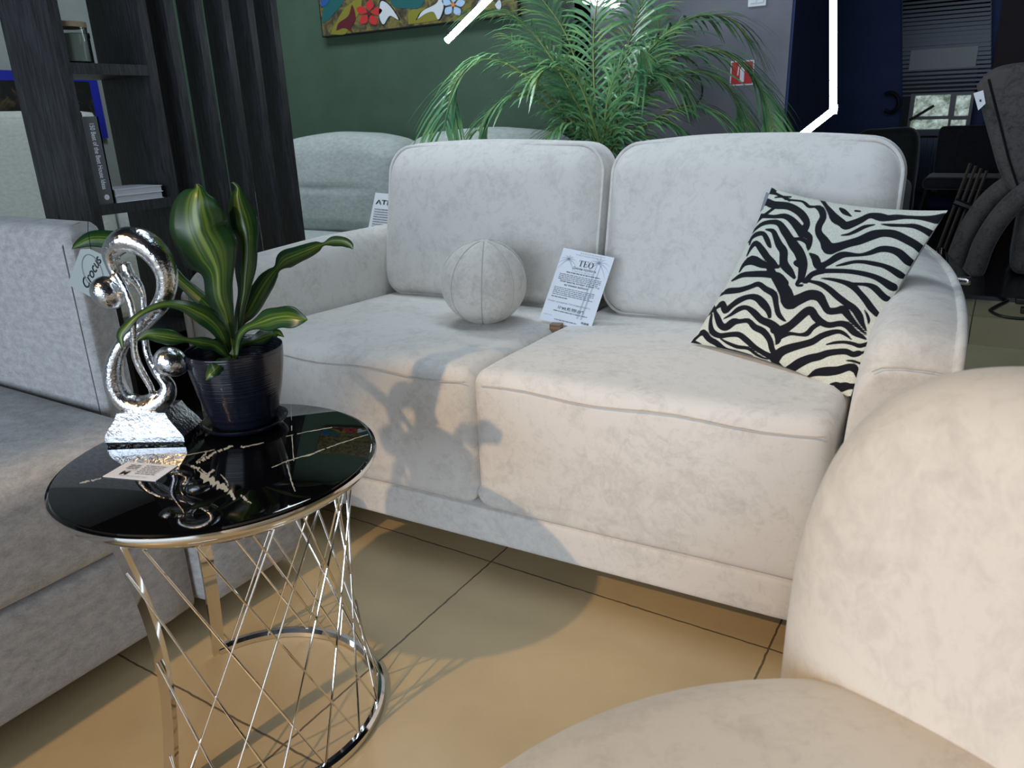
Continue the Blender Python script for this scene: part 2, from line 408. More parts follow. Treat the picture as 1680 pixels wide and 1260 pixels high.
# ------------------------------------------------------------------ the two-seat sofa
SA = math.radians(2.7); SO = np.array([-.85, 1.199, 0])
sofa = thing('sofa', 'cream velvet two-seat sofa holding the ball cushion and the zebra cushion', 'sofa', SO, SA)
def s2w(p): c, s = math.cos(SA), math.sin(SA); return np.array([SO[0]+c*p[0]-s*p[1], SO[1]+s*p[0]+c*p[1], p[2]])
soft_box('base', (-.69, .004, .05), (.685, .9, .137), .010, M['cream'], sofa, n=10)
for x0, x1, sd in ((-.688, -.012, 1), (-.0125, .678, 2)):
    def seat_fn(q):
        y = q[1]; top = max(0, min(1, (q[2]-.25)/.19))
        q[2] -= top*.022*max(0, (y-.15)/.6)
        if q[2] < .175 and y < .06: q[1] *= .25
        return q
    sc = soft_box('seat_cushion', (x0, 0, .139), (x1, .80, .446), .034, M['cream'], sofa, n=30, puff=(0, .010, .008), fn=seat_fn, wob=.002, seed=sd)
    xs = np.linspace(x0+.03, x1-.012, 14)
    tube('seam', [(x, -.0035-.010*(1-((x-(x0+x1)/2)/(x1-x0)*2)**2)*.75, .418+.004*math.sin(k)) for k, x in enumerate(xs)], .0012, M['cream_seam'], sc, n=6)
# arms: a lofted section, curving inwards towards the back
def arm(sign):
    Y = [0, .004, .015, .035, .07, .13, .22, .34, .48, .62, .76, .88, .955, .965]
    V = []; ns = 0; edge = []
    for k, y in enumerate(Y):
        top = .60+.025*min(1, y/.5)-.06*max(0, 1-y/.075)**2.2
        cv = max(0, y-.12)/.85
        xo = .838-.13*cv**2; xi = .690-.045*cv**2
        fl = .012*(1-min(1, y/.03))
        sec = [(xi, .05), (xi-.0, .3), (xi+.004, top-.10), (xi+.012, top-.055), (xi+.028, top-.022), (xi+.05, top-.006), (xi+.08, top-.002),
               (xo-.02, top-.010), (xo-.004, top-.018), (xo, top-.03), (xo-.002, top-.12), (xo-.006, .3), (xo-.012, .05)]
        if k == 0: sec = [(x+(xi+xo)/2*0+(.006 if x < (xi+xo)/2 else -.006), z-.004) for x, z in sec]
        if k == len(Y)-1: sec = [(x+(.02 if x < (xi+xo)/2 else -.02), z-(.02 if z > .3 else 0)) for x, z in sec]
        ns = len(sec); V += [(sign*x, y, z) for x, z in sec]; edge.append((sign*(xo-.002), y, top-.020))
    Fc = [(i*ns+j, i*ns+(j+1) % ns, (i+1)*ns+(j+1) % ns, (i+1)*ns+j) for i in range(len(Y)-1) for j in range(ns)]
    Fc += [tuple(range(ns)), tuple(range((len(Y)-1)*ns, len(Y)*ns))]
    g = Geo().add(V, Fc); o = g.build('arm', M['cream'], sofa); bysharp(o, 60)
    md = o.modifiers.new('sub', 'SUBSURF'); md.levels = 2; md.render_levels = 2
    fr = [(sign*.826, -.003, .06), (sign*.833, -.004, .3), (sign*.836, -.004, .50), (sign*.836, -.001, .535)]
    tube('piping', smooth_path(fr+[(e[0], e[1], e[2]) for e in edge[2:]], 4), .0085, M['cream'], o, n=10)
    tube('seam', [(sign*x, -.0015, z) for x, z in ((.722, .540), (.735, .548), (.76, .551), (.80, .551), (.83, .548))], .0008, M['cream_seam'], o, n=6)
for sgn in (-1, 1): arm(sgn)
soft_box('back_frame', (-.70, .78, .05), (.70, .955, .60), .04, M['cream'], sofa, n=12)
for x0, x1, sd in ((-.690, .004, 5), (.022, .700, 6)):
    def lean(q):
        q[1] += (q[2]-.43)*.20
        e = abs((q[0]-(x0+x1)/2)/((x1-x0)/2)); q[2] += (.012*(1-e**2))*max(0, (q[2]-.6)/.25)
        return q
    bc = soft_box('back_cushion', (x0, .555, .428), (x1, .745, .852), .075, M['cream'], sofa, n=30, puff=(.006, .028, .004), fn=lean, wob=.006, seed=sd)
    P = []; hx, hz, rr_ = (x1-x0)/2-.004, .208, .07; cx, cz = (x0+x1)/2, .64
    for q in range(4):
        for k in range(9):
            a = PI/2*q+PI/2*k/8; ox = (hx-rr_)*(1 if q in (0, 3) else -1); oz = (hz-rr_)*(1 if q in (0, 1) else -1)
            P.append(lean(np.array([cx+ox+rr_*math.cos(a), .598, cz+oz+rr_*math.sin(a)])))
    tube('piping', P, .0042, M['cream'], bc, n=8, closed=True)
for x in (-.6, .6):
    for y in (.12, .84): box('leg', (x-.02, y-.02, .0), (x+.02, y+.02, .052), M['black_plastic'], sofa)

# ball cushion
bc0 = on_z(786, 530, .44); BR = .107; BC = np.array([-1.063, 1.555, .44+BR*.965])
ball = thing('ball_cushion', 'round cream velvet ball cushion sewn from segments, on the left sofa seat', 'cushion', (BC[0], BC[1], .44))
def ball_p(th, ph, k=1.0):
    a = 8; f = 1-.022*abs(math.cos(a*ph/2))**6*math.sin(th)
    r = BR*f*k; fl = max(-.93, math.cos(th))
    return np.array([r*math.sin(th)*math.cos(ph), r*math.sin(th)*math.sin(ph), r*fl*.97+BR*.965])
TILT = Matrix.Rotation(math.radians(8), 3, 'Y')
V = []; Fc = []; NB, NT_ = 96, 48
for i in range(NT_+1):
    for k in range(NB):
        V.append(ball_p(PI*i/NT_, 2*PI*k/NB+.35))
for i in range(NT_):
    for k in range(NB): Fc.append((i*NB+k, i*NB+(k+1) % NB, (i+1)*NB+(k+1) % NB, (i+1)*NB+k))
bo = mesh('cover', V, Fc, M['ball'], ball)
for k in range(8):
    ph = PI/8+2*PI*k/8
    ph = 2*PI*k/8+PI*0
    tube('seam', [ball_p(PI*(i/24), ph, 1.003) for i in range(1, 24)], .0014, M['cream_seam'], ball, n=6)
ball.rotation_euler = (math.radians(-3), math.radians(4), math.radians(-60))

# ------------------------------------------------------------------ zebra cushion
REG = dict(A=(1130, 290, 5.727), B=(1340, 290, 5.727), C=(1130, 460, 5.727), D=(1270, 440, 5.727))
STR = """A 715 155 20 770 140 44 825 162 20
A 735 105 14 770 100 12 820 135 10
A 810 195 8 870 188 14 960 190 10
A 900 212 6 970 220 14 1060 230 14 1100 255 26 1130 280 24 1190 282 16 1230 285 30
A 650 270 55 720 235 66 800 265 68 930 275 64 1030 325 68 1090 390 68 1110 450 55 1075 520 74 1135 565 52 1128 640 50 1122 690 10
A 605 368 32 700 368 38 800 375 28 900 370 46 970 410 62 1030 480 78 1065 530 84
A 690 375 20 620 430 38 580 500 34 562 560 22 562 620 6
A 590 535 6 640 480 20 700 440 32 780 425 38 850 440 52 900 510 72 940 570 74 985 640 90 1030 700 92 1060 770 92 1072 830 85 1065 900 72 1055 960 60
A 1055 960 50 1015 1005 26 1025 1022 20 1065 1020 20
A 1065 960 50 1105 985 34 1150 930 34 1200 905 36 1260 890 40
A 960 590 30 1040 585 26 1110 615 40 1125 670 30
A 1040 790 30 1005 810 40 1050 840 40
A 570 640 8 590 580 20 640 540 38 700 535 38 735 590 46 755 640 36 770 665 12
A 722 495 8 790 510 38 820 570 52 850 640 68 890 700 74 890 780 72 900 830 80 950 890 66 990 945 30
A 545 745 6 590 660 26 635 625 46 690 690 62 740 760 62 790 805 54 840 850 16
A 475 895 8 520 825 30 600 785 84 680 818 72 760 840 44 840 845 30
A 405 978 10 500 925 40 600 915 52 720 915 58 840 935 68 900 1000 74
D -45 -10 60 0 70 70 60 150 100 110 230 120 140 320 130 220 300 96 330 252 90 420 265 90 465 330 72 510 400 62 590 400 60 650 390 72 700 450 58 770 530 34 830 590 20 865 620 12
C 330 120 20 380 100 52 480 90 46 580 60 38 655 35 44 720 80 52 800 130 58 820 220 46 840 310 46 880 360 30 912 385 8
C 265 255 20 320 220 52 340 285 52 400 240 42 470 190 48 560 155 42 640 165 62 700 220 74 745 280 54 760 340 30
C 330 360 6 400 320 24 470 270 42 540 255 38 610 300 58 680 370 62 770 410 72 830 470 84 840 560 50 820 600 10
D 0 580 70 60 590 90 150 540 70 220 480 72 300 410 72 350 400 72 390 460 72 450 510 62 520 535 50 620 520 50 690 540 62 750 600 60 820 640 36 862 665 14
D 20 700 14 50 640 60 150 615 30 240 625 24 310 615 44 360 560 40 420 520 40
C 250 300 30 270 350 52 300 420 62 350 440 62 420 390 62 480 385 38 560 380 42 620 440 56 700 480 58 760 560 52 780 640 50 800 680 50 820 740 60
C 215 320 14 205 400 30 220 480 52 290 520 46 380 510 42 470 510 48 540 560 52 620 630 46 700 680 42 770 720 50 820 770 40
C 100 515 20 140 490 52 190 550 52 260 590 50 340 650 40 440 670 24 540 695 16 600 710 8
C 300 550 8 370 590 24 460 625 30 560 640 26 640 700 20 740 745 8
C 35 572 24 90 595 24 140 625 20 240 655 10 400 680 10
D 10 860 80 60 790 80 150 750 72 260 720 62 360 690 58 440 640 52 520 610 48 600 595 36 660 615 30 725 668 8
D 490 718 8 570 700 22 660 695 24 740 710 30 800 730 36 850 720 34
D 180 930 80 240 890 82 330 850 72 420 830 68 500 800 58 600 785 52 680 785 52 740 810 48 790 800 50 820 795 20
D 680 868 8 740 872 18 790 888 16
D 330 1015 20 400 980 62 500 970 82 600 960 72 700 930 62 750 940 72 765 960 50
D 530 1090 10 580 1090 40 620 1120 80 670 1110 72 710 1110 50
D 630 1225 12 680 1220 24
D 300 100 20 350 55 32 430 30 38 560 25 38 700 30 38 830 50 42 940 80 46 1020 120 58 1090 165 72 1125 180 70
D 440 95 6 540 105 24 650 130 38 740 170 58 800 230 52 860 300 58 910 370 62 965 430 50
D 720 150 30 820 150 24 890 160 38 950 190 58 1000 240 58 1045 280 58 1075 285 40
D 290 110 30 350 125 24 440 150 42 520 200 52 600 270 58 680 330 58 750 380 62 800 450 68 830 520 40 868 590 10
D 848 390 6 875 440 22 890 490 24 885 520 10
B 0 285 30 40 310 58 60 380 58 20 460 58 20 530 62 70 600 82 110 670 112 180 665 82 290 630 66 400 600 72 520 550 82 620 530 66 730 540 72 840 590 72 930 640 72 985 685 76 1010 700 60
B 90 275 30 130 330 52 170 390 82 230 430 72 270 460 72 340 440 62 420 405 52 500 365 44 600 380 72 700 390 42 820 380 30 950 385 30 1050 395 52 1130 400 82 1200 385 82 1245 360 20
B 220 300 20 260 330 44 325 372 8
B 360 320 14 410 325 10
B 655 368 6 740 362 10 840 366 6
B 230 550 6 300 540 20 380 505 30 450 470 28 545 450 6
B 605 445 6 700 455 24 820 458 26 920 465 42 1010 500 52 1090 545 66 1110 550 50
A 1130 715 6 1190 770 70 1210 830 70 1260 845 50
B 0 835 46 60 830 50 120 800 52 200 750 62 270 730 50 400 735 24 500 715 38 600 680 52 700 685 58 780 720 72 850 785 78 905 820 60
B 180 838 6 260 820 24 350 800 26 440 800 30 530 815 38 620 835 38 700 870 52 780 920 62 810 935 40"""
SEG = []
QD = [np.array(q, float) for q in ((1258, 308), (1557, 350), (1390, 648), (1138, 566))]; QE = [(QD[i], QD[(i+1) % 4]) for i in range(4)]
for ln in STR.split('\n'):
    tk = ln.split(); ox, oy, k = REG[tk[0]]; a = np.array(list(map(float, tk[1:]))).reshape(-1, 3)
    a = np.array(smooth_path(a, 3)); a = np.stack([ox+a[:, 0]/k, oy+a[:, 1]/k, np.maximum(a[:, 2], 3)/k], 1)
    for end in (0, -1):          # strokes that reach a border of the print run on past it
        nx = 1 if end == 0 else -2; d = a[end, :2]-a[nx, :2]; d = d/(np.linalg.norm(d)+1e-9)
        near = min(abs(np.cross(np.append(q1-q0, 0), np.append(a[end, :2]-q0, 0))[2])/np.linalg.norm(q1-q0) for q0, q1 in QE)
        if near < 17 and a[end, 2] > 2.6:
            e_ = np.append(a[end, :2]+d*24, a[end, 2]); a = np.vstack([e_, a]) if end == 0 else np.vstack([a, e_])
    SEG += [(a[i], a[i+1]) for i in range(len(a)-1)]
def sdf(P):
    d = np.full(len(P), 30.0)
    for a, b in SEG:
        ab = b[:2]-a[:2]; t = np.clip(((P-a[:2])@ab)/(ab@ab+1e-9), 0, 1)
        dd = np.linalg.norm(P-a[:2]-t[:, None]*ab, axis=1)-.5*(a[2]+t*(b[2]-a[2]))-.55; d = np.minimum(d, dd)
    return d
ZX, ZN, ZU = np.array([.919, -.390, -.054]), np.array([.293, .769, -.568]), np.array([.263, .506, .821])
ZC = np.array([-.300, 1.574, .597]); ZW = .378; ZT = .06
zb = thing('zebra_cushion', 'square cushion with black and white zebra print, leaning in the right sofa corner', 'cushion', (ZC-ZU*.2-np.array([0, 0, 0])))
zo = np.array(zb.location)
def pil(u, v, side):
    pin = .085
    x = u*ZW/2*(1.0-pin*(1-v*v)*abs(u)**1.5); y = v*ZW/2*(1.0-pin*(1-u*u)*abs(v)**1.5)
    t = ZT*((1-u**2)*(1-v**2))**.48*(1+.05*math.sin(5*u+3*v))
    t *= (.55 if side < 0 else 1.0)
    return ZC+ZX*x+ZU*y+ZN*(t*side)-zo+ZN*.0
NG = 150
def sheet(side, name, mat):
    s = np.linspace(-1, 1, NG+1); V = [pil(u, v, side) for v in s for u in s]
    Fc = [(j*(NG+1)+i, j*(NG+1)+i+1, (j+1)*(NG+1)+i+1, (j+1)*(NG+1)+i) for j in range(NG) for i in range(NG)]
    if side > 0: Fc = [f[::-1] for f in Fc]
    return mesh(name, V, Fc, mat, zb), np.array(V)
fo, FV = sheet(-1, 'printed_front', M['zebra'])
at = fo.data.attributes.new('stripe', 'FLOAT', 'POINT'); at.data.foreach_set('value', np.clip(sdf(proj(FV+zo)), -6, 6).astype(np.float32))
M['linen'] = plain('plain_linen_back', lin(205, 204, 194), .9)
bo_, _ = sheet(1, 'plain_back', M['linen'])
tp = [pil(-1+.02, .80, 0)+ZN*.004, pil(-1+.02, .93, 0)+ZN*.004]
Geo().prism([tp[0], tp[1], tp[1]-ZX*.016+ZU*.004, tp[0]-ZX*.010-ZU*.018], ZN*.001).build('care_tag', M['grey_ink'], zb, smooth=False)

# ------------------------------------------------------------------ price card on the sofa
def card_ink(parent, M4, rows, mats, seed=0):
    """word-like dashes for the unreadable small print: rows of (y, x0, x1, height, material index)"""
    r = random.Random(seed); gs = [Geo() for _ in mats]
    A = np.array(M4)
    for y, x0, x1, h, mi in rows:
        x = x0
        while x < x1:
            w = min(r.uniform(.003, .011), x1-x)
            q = [A@np.array([a, b, .0006, 1]) for a, b in ((x, y-h/2), (x+w, y-h/2), (x+w, y+h/2), (x, y+h/2))]
            gs[mi].add([p[:3] for p in q], [(0, 1, 2, 3)]); x += w+.0016
    for g_, m in zip(gs, mats):
        if g_.V: g_.build('lettering', m, parent, smooth=False)['kind'] = 'stuff'
def serif(body, size, A, mat, parent, thick=.16, thin=.05):
    """T, E and O with serifs, as in the card's title"""
    g = Geo(); A = np.array(A); x = 0
    W = dict(T=.78, E=.72, O=.86); tot = sum(W[c] for c in body)+.08*(len(body)-1); x = -tot/2
    def quad(x0, y0, x1, y1):
        g.add([(A@np.array([a*size, b*size, .0007, 1]))[:3] for a, b in ((x0, y0), (x1, y0), (x1, y1), (x0, y1))], [(0, 1, 2, 3)])
    for c in body:
        w = W[c]
        if c == 'T':
            m = x+w/2; quad(m-thick/2, 0, m+thick/2, 1); quad(x, 1-thin, x+w, 1); quad(m-.18, 0, m+.18, thin); quad(x, .74, x+thin, 1); quad(x+w-thin, .74, x+w, 1)
        if c == 'E':
            quad(x+.08, 0, x+.08+thick, 1); quad(x, 1-thin, x+w, 1); quad(x, 0, x+w, thin); quad(x+.2, .5-thin/2, x+w*.7, .5+thin/2)
            quad(x+w-thin, .76, x+w, 1); quad(x+w-thin, 0, x+w, .26); quad(x+w*.7-thin, .38, x+w*.7, .62)
        if c == 'O':
            n = 32; V = []; cx = x+w/2
            for k in range(n):
                a = 2*PI*k/n
                for rx, ry in ((w/2, .52), (w/2-thick, .52-thin)): V.append((A@np.array([(cx+rx*math.cos(a))*size, (.5+ry*math.sin(a))*size, .0007, 1]))[:3])
            g.add(V, [(2*k, 2*((k+1) % n), 2*((k+1) % n)+1, 2*k+1) for k in range(n)])
        x += w+.08
    return g.build('title', mat, parent, smooth=False)
TX, TN, TU = np.array([.988, .077, -.136]), np.array([-.139, .829, -.542]), np.array([.071, .554, .830])
k_ = .927; TC = CP+(np.array([-.928, 1.803, .486])-CP)*k_; tw, th = .148*k_, .21*k_
pc = thing('price_card', 'white price card titled TEO standing between the two sofa seats', 'price card', TC-TU*th/2)
o_ = np.array(pc.location)
Geo().prism([TC+TX*a+TU*b-o_ for a, b in ((-tw/2, -th/2), (tw/2, -th/2), (tw/2, th/2), (-tw/2, th/2))], TN*.0008).build('sheet', M['paper'], pc, smooth=False)
TM = frame4(TC-o_, TX, TU)
def tmo(x, y): A = np.array(TM) @ np.array([[1, 0, 0, x], [0, 1, 0, y], [0, 0, 1, .0006], [0, 0, 0, 1.]]); return A.tolist()
serif('TEO', .0155, tmo(.004, .0575), M['ink'], pc)
text_mesh('subtitle', 'Диван-кровать', .0088, M['ink'], pc, tmo(.004, .051))
text_mesh('heading', 'Особенности, которые делают Тео', .0062, M['ink'], pc, tmo(.004, .0115), bold=.00008)
text_mesh('heading', 'идеальным выбором:', .0062, M['ink'], pc, tmo(-.002, .0035), bold=.00008)
text_mesh('lettering', 'Цена 85 000 руб.', .0092, M['ink'], pc, tmo(.004, -.056), bold=.0001)
text_mesh('size_note', 'Особые условия на этот модный образец', .0056, M['grey_ink'], pc, tmo(-.006, -.0435))
text_mesh('maker_mark', 'PUSHE', .0068, M['ink'], pc, tmo(.050, -.083), bold=.0002)
R_ = [(.092, -.02, .045, .0022, 1), (.086, -.03, .04, .0022, 1), (.043, -.02, .03, .0022, 1), (.037, -.04, .05, .0028, 0)]
R_ += [(.030-.0044*k, -.056, .056-.006*(k == 3), .0017, 0) for k in range(4)]
R_ += [(-.006-.0046*k, -.058, .050-.01*(k == 3), .0017, 0) for k in range(5)]+[(-.031, -.058, -.015, .0024, 0), (-.066, -.04, .05, .0022, 0), (-.088, -.03, .03, .0022, 0), (-.08, -.062, -.04, .0016, 1), (-.0605, -.02, .03, .0007, 0)]
card_ink(pc, TM, R_, [M['grey_ink'], M['pale_ink']], 4)
g = Geo(); A_ = np.array(TM)   # the pale palm tree printed behind the text
for cx, cy, s in ((.035, .075, .035), (-.045, .07, .03)):
    for k in range(9):
        a = math.radians(-35+k*31); P = [(A_@np.array([cx+s*t*math.cos(a), cy+s*t*math.sin(a)-.02*t*t, .0003, 1]))[:3] for t in np.linspace(0, 1, 7)]
        for i in range(6):
            d = np.array([-math.sin(a), math.cos(a)])*.0022*(1-i/6); d3 = TX*d[0]+TU*d[1]
            g.add([P[i]-d3, P[i]+d3, P[i+1]+d3*.8, P[i+1]-d3*.8], [(0, 1, 2, 3)])
for x in (.024, .034):
    g.add([(A_@np.array([a, b, .0003, 1]))[:3] for a, b in ((x, -.075), (x+.005, -.075), (x+.009, .07), (x+.006, .07))], [(0, 1, 2, 3)])
g.build('palm_print', M['pale_ink'], pc, smooth=False)
HB = on_z(918, 545, .44)
hb = box('card_holder', (-.014, -.011, 0), (.014, .013, .017), M['oak'], None, .001)
hb.location = (TC-TU*th/2-TX*.014)[0], (TC-TU*th/2)[1]-.016, .4265; hb.rotation_euler = (0, 0, math.radians(10))
tag(hb, 'small oak block holding the TEO price card', 'card holder')

# ------------------------------------------------------------------ tub chair in the foreground
CC = np.array([.085, .300]); BCX, BCY = -.228, -.175
tub = thing('tub_chair', 'cream velvet tub chair with round seat in the bottom right corner', 'armchair', (CC[0], CC[1], 0), 0)
g = Geo(); prof = [(0, .10), (.33, .10), (.365, .115), (.388, .15), (.402, .21), (.411, .30), (.410, .36), (.398, .400), (.370, .428), (.32, .446), (.19, .454), (0, .456)]
pf = smooth_path([np.array(p) for p in prof], 4); g.lathe([(max(0.0005, p[0]), p[1]) for p in pf], 80)
g.build('seat', M['tub'], tub)
V = []; NA, NR = 90, 40; A1, A2 = math.radians(88), math.radians(-4)
for i in range(NA+1):
    s = -math.cos(PI*i/NA); a = (A1+A2)/2+s*(A2-A1)/2
    e = max(1e-5, 1-abs(s)**6)**(1/6); et = max(1e-5, 1-abs(s)**7)**.5
    bot = .08; top = bot+.66*e; hr = .082*et; hz = (top-bot)/2*max(.25, e); zc = top-hz
    for k in range(NR):
        b = 2*PI*k/NR; c_, s_ = math.cos(b), math.sin(b)
        rr_ = .582+hr*np.sign(c_)*abs(c_)**.8+.012*et*(-1 if c_ < 0 else 1)*abs(c_)*(1-s_*s_); z = zc+min(hr, hz)*s_+max(0, hz-hr)*max(-1, min(1, s_*2.0))
        V.append((BCX+rr_*math.cos(a), BCY+rr_*math.sin(a), z))
Fc = [(i*NR+k, i*NR+(k+1) % NR, (i+1)*NR+(k+1) % NR, (i+1)*NR+k) for i in range(NA) for k in range(NR)]+[tuple(range(NR)), tuple(range(NA*NR, (NA+1)*NR))]
o = Geo().add(V, Fc).build('backrest', M['tub'], tub)
Geo().lathe([(.001, 0), (.22, 0), (.22, .10), (.001, .10)], 40).build('plinth', M['black_plastic'], tub)

# ------------------------------------------------------------------ grey corner sofa with the hang tag
gs = thing('sofa', 'grey chenille sofa with a hang tag, beside the round side table', 'sofa', (-1.21, .745, 0))
soft_box('base', (-1.2, -1.3, .045), (0, .0, .235), .02, M['grey'], gs, n=12)
soft_box('seat_cushion', (-1.0, -1.3, .235), (.012, -.003, .432), .035, M['grey'], gs, n=22, puff=(.006, 0, .012))
tube('seam', [(.014, y, .345) for y in np.linspace(-1.25, -.03, 12)], .0014, M['grey_seam'], gs, n=6)
def shear(q): q[0] -= q[1]*.8*max(0, 1+q[0]/.8); return q
ar = soft_box('arm', (-1.2, .003, .045), (-.175, .105, .768), .026, M['grey'], gs, n=20, puff=(0, .006, 0), fn=shear)
tube('seam', [(-.203-.002, .002, z) for z in np.linspace(.40, .735, 10)]+[(-.220, .03, .7665), (-.24, .06, .768), (-.262, .1, .755)], .0014, M['grey_seam'], ar, n=6)
soft_box('arm_base', (-1.2, .0, .045), (.03, .262, .26), .03, M['grey'], gs, n=12)
soft_box('backrest', (-1.32, -1.3, .045), (-1.0, .1, .80), .05, M['grey'], gs, n=10)
# the tag
hp = np.array([0, 0, 0.]); tagp = [on_y(*p, .742) for p in ((132.9, 408.6), (148, 408), (182, 424), (184, 448), (156, 490), (112, 466.5))]
ht = thing('hang_tag', 'pale green-grey paper hang tag on the corner of the grey sofa', 'hang tag', tagp[4])
o_ = np.array(ht.location)
Geo().prism([p-o_ for p in tagp], (0, -.0012, 0)).build('card', M['tag_paper'], ht, smooth=False)
b0, b1 = on_y(138, 473, .7402), on_y(161, 426, .7402)
tv = b1-b0; tmid = (b0+b1)/2-o_+np.array([.004, -.0006, .004])
perp = np.array([-tv[2], 0, tv[0]]); 
text_mesh('lettering', 'Crocus', .027, M['ink'], ht, frame4(tmid, tv, perp), width=np.linalg.norm(tv))
g = Geo(); cx = (on_y(152, 446, .7400)-o_)
P = [cx+np.array([.030*math.cos(a), -.0006, .030*math.sin(a)]) for a in np.linspace(0, 2*PI, 41)[:-1]]
g.tube(P, .0005, 4, True).build('printed_ring', M['grey_ink'], ht)
tube('string', [tagp[1]-o_+np.array([.003, -.0008, -.004]), tagp[1]-o_+np.array([-.002, .004, .03]), tagp[1]-o_+np.array([-.003, .012, .062])], .0006, M['black_plastic'], ht, n=5)

# ------------------------------------------------------------------ side table
TZ = .465; TCX, TCY, TR = -.932, .651, .229
st = thing('side_table', 'round chrome side table with black marble top and crossed wire legs', 'side table', (TCX, TCY, 0))
g = Geo(); g.lathe([(.0008, TZ), (TR-.008, TZ), (TR-.005, TZ-.001), (TR-.004, TZ-.006), (.0008, TZ-.006)], 120)
rr = random.Random(5)
VE = ["313 764 2 327.6 771 6 343 787 12 354 792.4 10 368.6 802 8 380 809.5 6 385 820 3", "395 812 2 403 819 4 412 826 2", "322 759 3 333 754 6 345 748 4 351 743 3 367 737 3 382 731 3",
      "327 770 4 340 777 3 352 771 3", "393 734 4 407 732 2 433 726 1.2", "469 756 1.5 473 771 2 479 792 2 484 806 2", "477 655 1 479 714 1.2 482 756 1", "446 767 1 473 756 1.2 511 745 2 523 740 1.5 542 733 1.2 568 724 1.2 604 712.5 1",
      "131 793 1.5 147 789 3 166 785 1.5", "303 747 1 330 742 1 352 738 1.2", "469 716 1 511 707 1 545 701 1", "340 740 2 333 749 3 325 757 2", "362 778 1 372 790 2 374 798 1"]
for s_ in VE:
    a = np.array(list(map(float, s_.split()))).reshape(-1, 3); a = np.array(smooth_path(a, 7)); L, Rr = [], []
    for i in range(len(a)):
        d = a[min(i+1, len(a)-1), :2]-a[max(i-1, 0), :2]; d = d/(np.linalg.norm(d)+1e-9); nrm = np.array([-d[1], d[0]]); w = a[i, 2]
        p = a[i, :2]+nrm*rr.uniform(-.25, .25)*w
        L.append(on_z(*(p+nrm*w*rr.uniform(.2, .8)), TZ+.0002)-np.array([TCX, TCY, 0])); Rr.append(on_z(*(p-nrm*w*rr.uniform(.2, .8)), TZ+.0002)-np.array([TCX, TCY, 0]))
    ok = [np.hypot(p[0], p[1]) < TR-.007 and np.hypot(q[0], q[1]) < TR-.007 for p, q in zip(L, Rr)]
    for i in range(len(a)-1):
        if ok[i] and ok[i+1] and rr.random() > .07: g.add([L[i], Rr[i], Rr[i+1], L[i+1]], [(0, 1, 2, 3)], 1)
top = g.build('marble_top', [M['marble'], M['vein']], st)
g = Geo(); g.lathe([(TR-.004, TZ-.006), (TR, TZ-.004), (TR+.001, TZ-.009), (TR-.001, TZ-.014), (TR-.010, TZ-.023), (TR-.022, TZ-.032), (TR-.028, TZ-.033), (TR-.048, TZ-.033), (TR-.048, TZ-.010)], 120).build('rim', M['chrome'], st)
# the C-shaped ring on the floor and the two flat legs
BRG = .200; bcx, bcy = .004, -.006
a_front, a_back = math.radians(-84), math.radians(163.5)
bcx = bcy = 0.0
def radius_at(z): t = z/(TZ-.032); return .194-.004*t-.030*math.sin(PI*t)
def leg(a):
    g = Geo(); n = 26; ca, sa = math.cos(a), math.sin(a); tx = np.array([-sa, ca, 0]); V = []
    for i in range(n+1):
        z = (TZ-.032)*i/n; r = radius_at(z)
        c0 = np.array([bcx*(1-i/n)+r*ca, bcy*(1-i/n)+r*sa, z]); rd = np.array([ca, sa, 0])
        for dx, dr in ((-.011, -.004), (.011, -.004), (.011, .004), (-.011, .004)): V.append(c0+tx*dx+rd*dr)
    Fc = [(i*4+k, i*4+(k+1) % 4, i*4+4+(k+1) % 4, i*4+4+k) for i in range(n) for k in range(4)]+[(3, 2, 1, 0), (n*4, n*4+1, n*4+2, n*4+3)]
    g.add(V, Fc).build('leg', M['chrome'], st); bysharp
leg(a_front); leg(a_back)
g = Geo(); n = 90; V = []
for i in range(n+1):
    a = a_front+(a_back-a_front)*i/n
    for r, z in ((BRG-.014, .001), (BRG+.003, .001), (BRG+.003, .012), (BRG-.002, .016), (BRG-.009, .016), (BRG-.014, .010)): V.append((bcx+r*math.cos(a), bcy+r*math.sin(a), z))
Fc = [(i*6+k, i*6+(k+1) % 6, i*6+6+(k+1) % 6, i*6+6+k) for i in range(n) for k in range(6)]+[tuple(range(6)), tuple(range(n*6, n*6+6))]
g.add(V, Fc).build('foot_ring', M['chrome'], st)
# wires run straight between the rings, leaning either way
NWR = 12; span = a_back-a_front; sk = math.radians(58)
for k in range(NWR):
    for sg in (1, -1):
        ab = a_front+span*(k+.35)/(NWR-.3); at_ = ab+sg*sk
        lim = a_back if sg > 0 else a_front; f = 1.0
        if (at_-lim)*sg > 0: f = (lim-ab)/(at_-ab)
        if f < .12: continue
        p0 = ((BRG-.006)*math.cos(ab), (BRG-.006)*math.sin(ab), .013); p1 = (.193*math.cos(at_), .193*math.sin(at_), TZ-.032)
        p1 = tuple(np.array(p0)*(1-f)+np.array(p1)*f)
        tube('wire', [p0, p1], .0017, M['chrome'], st, n=8)

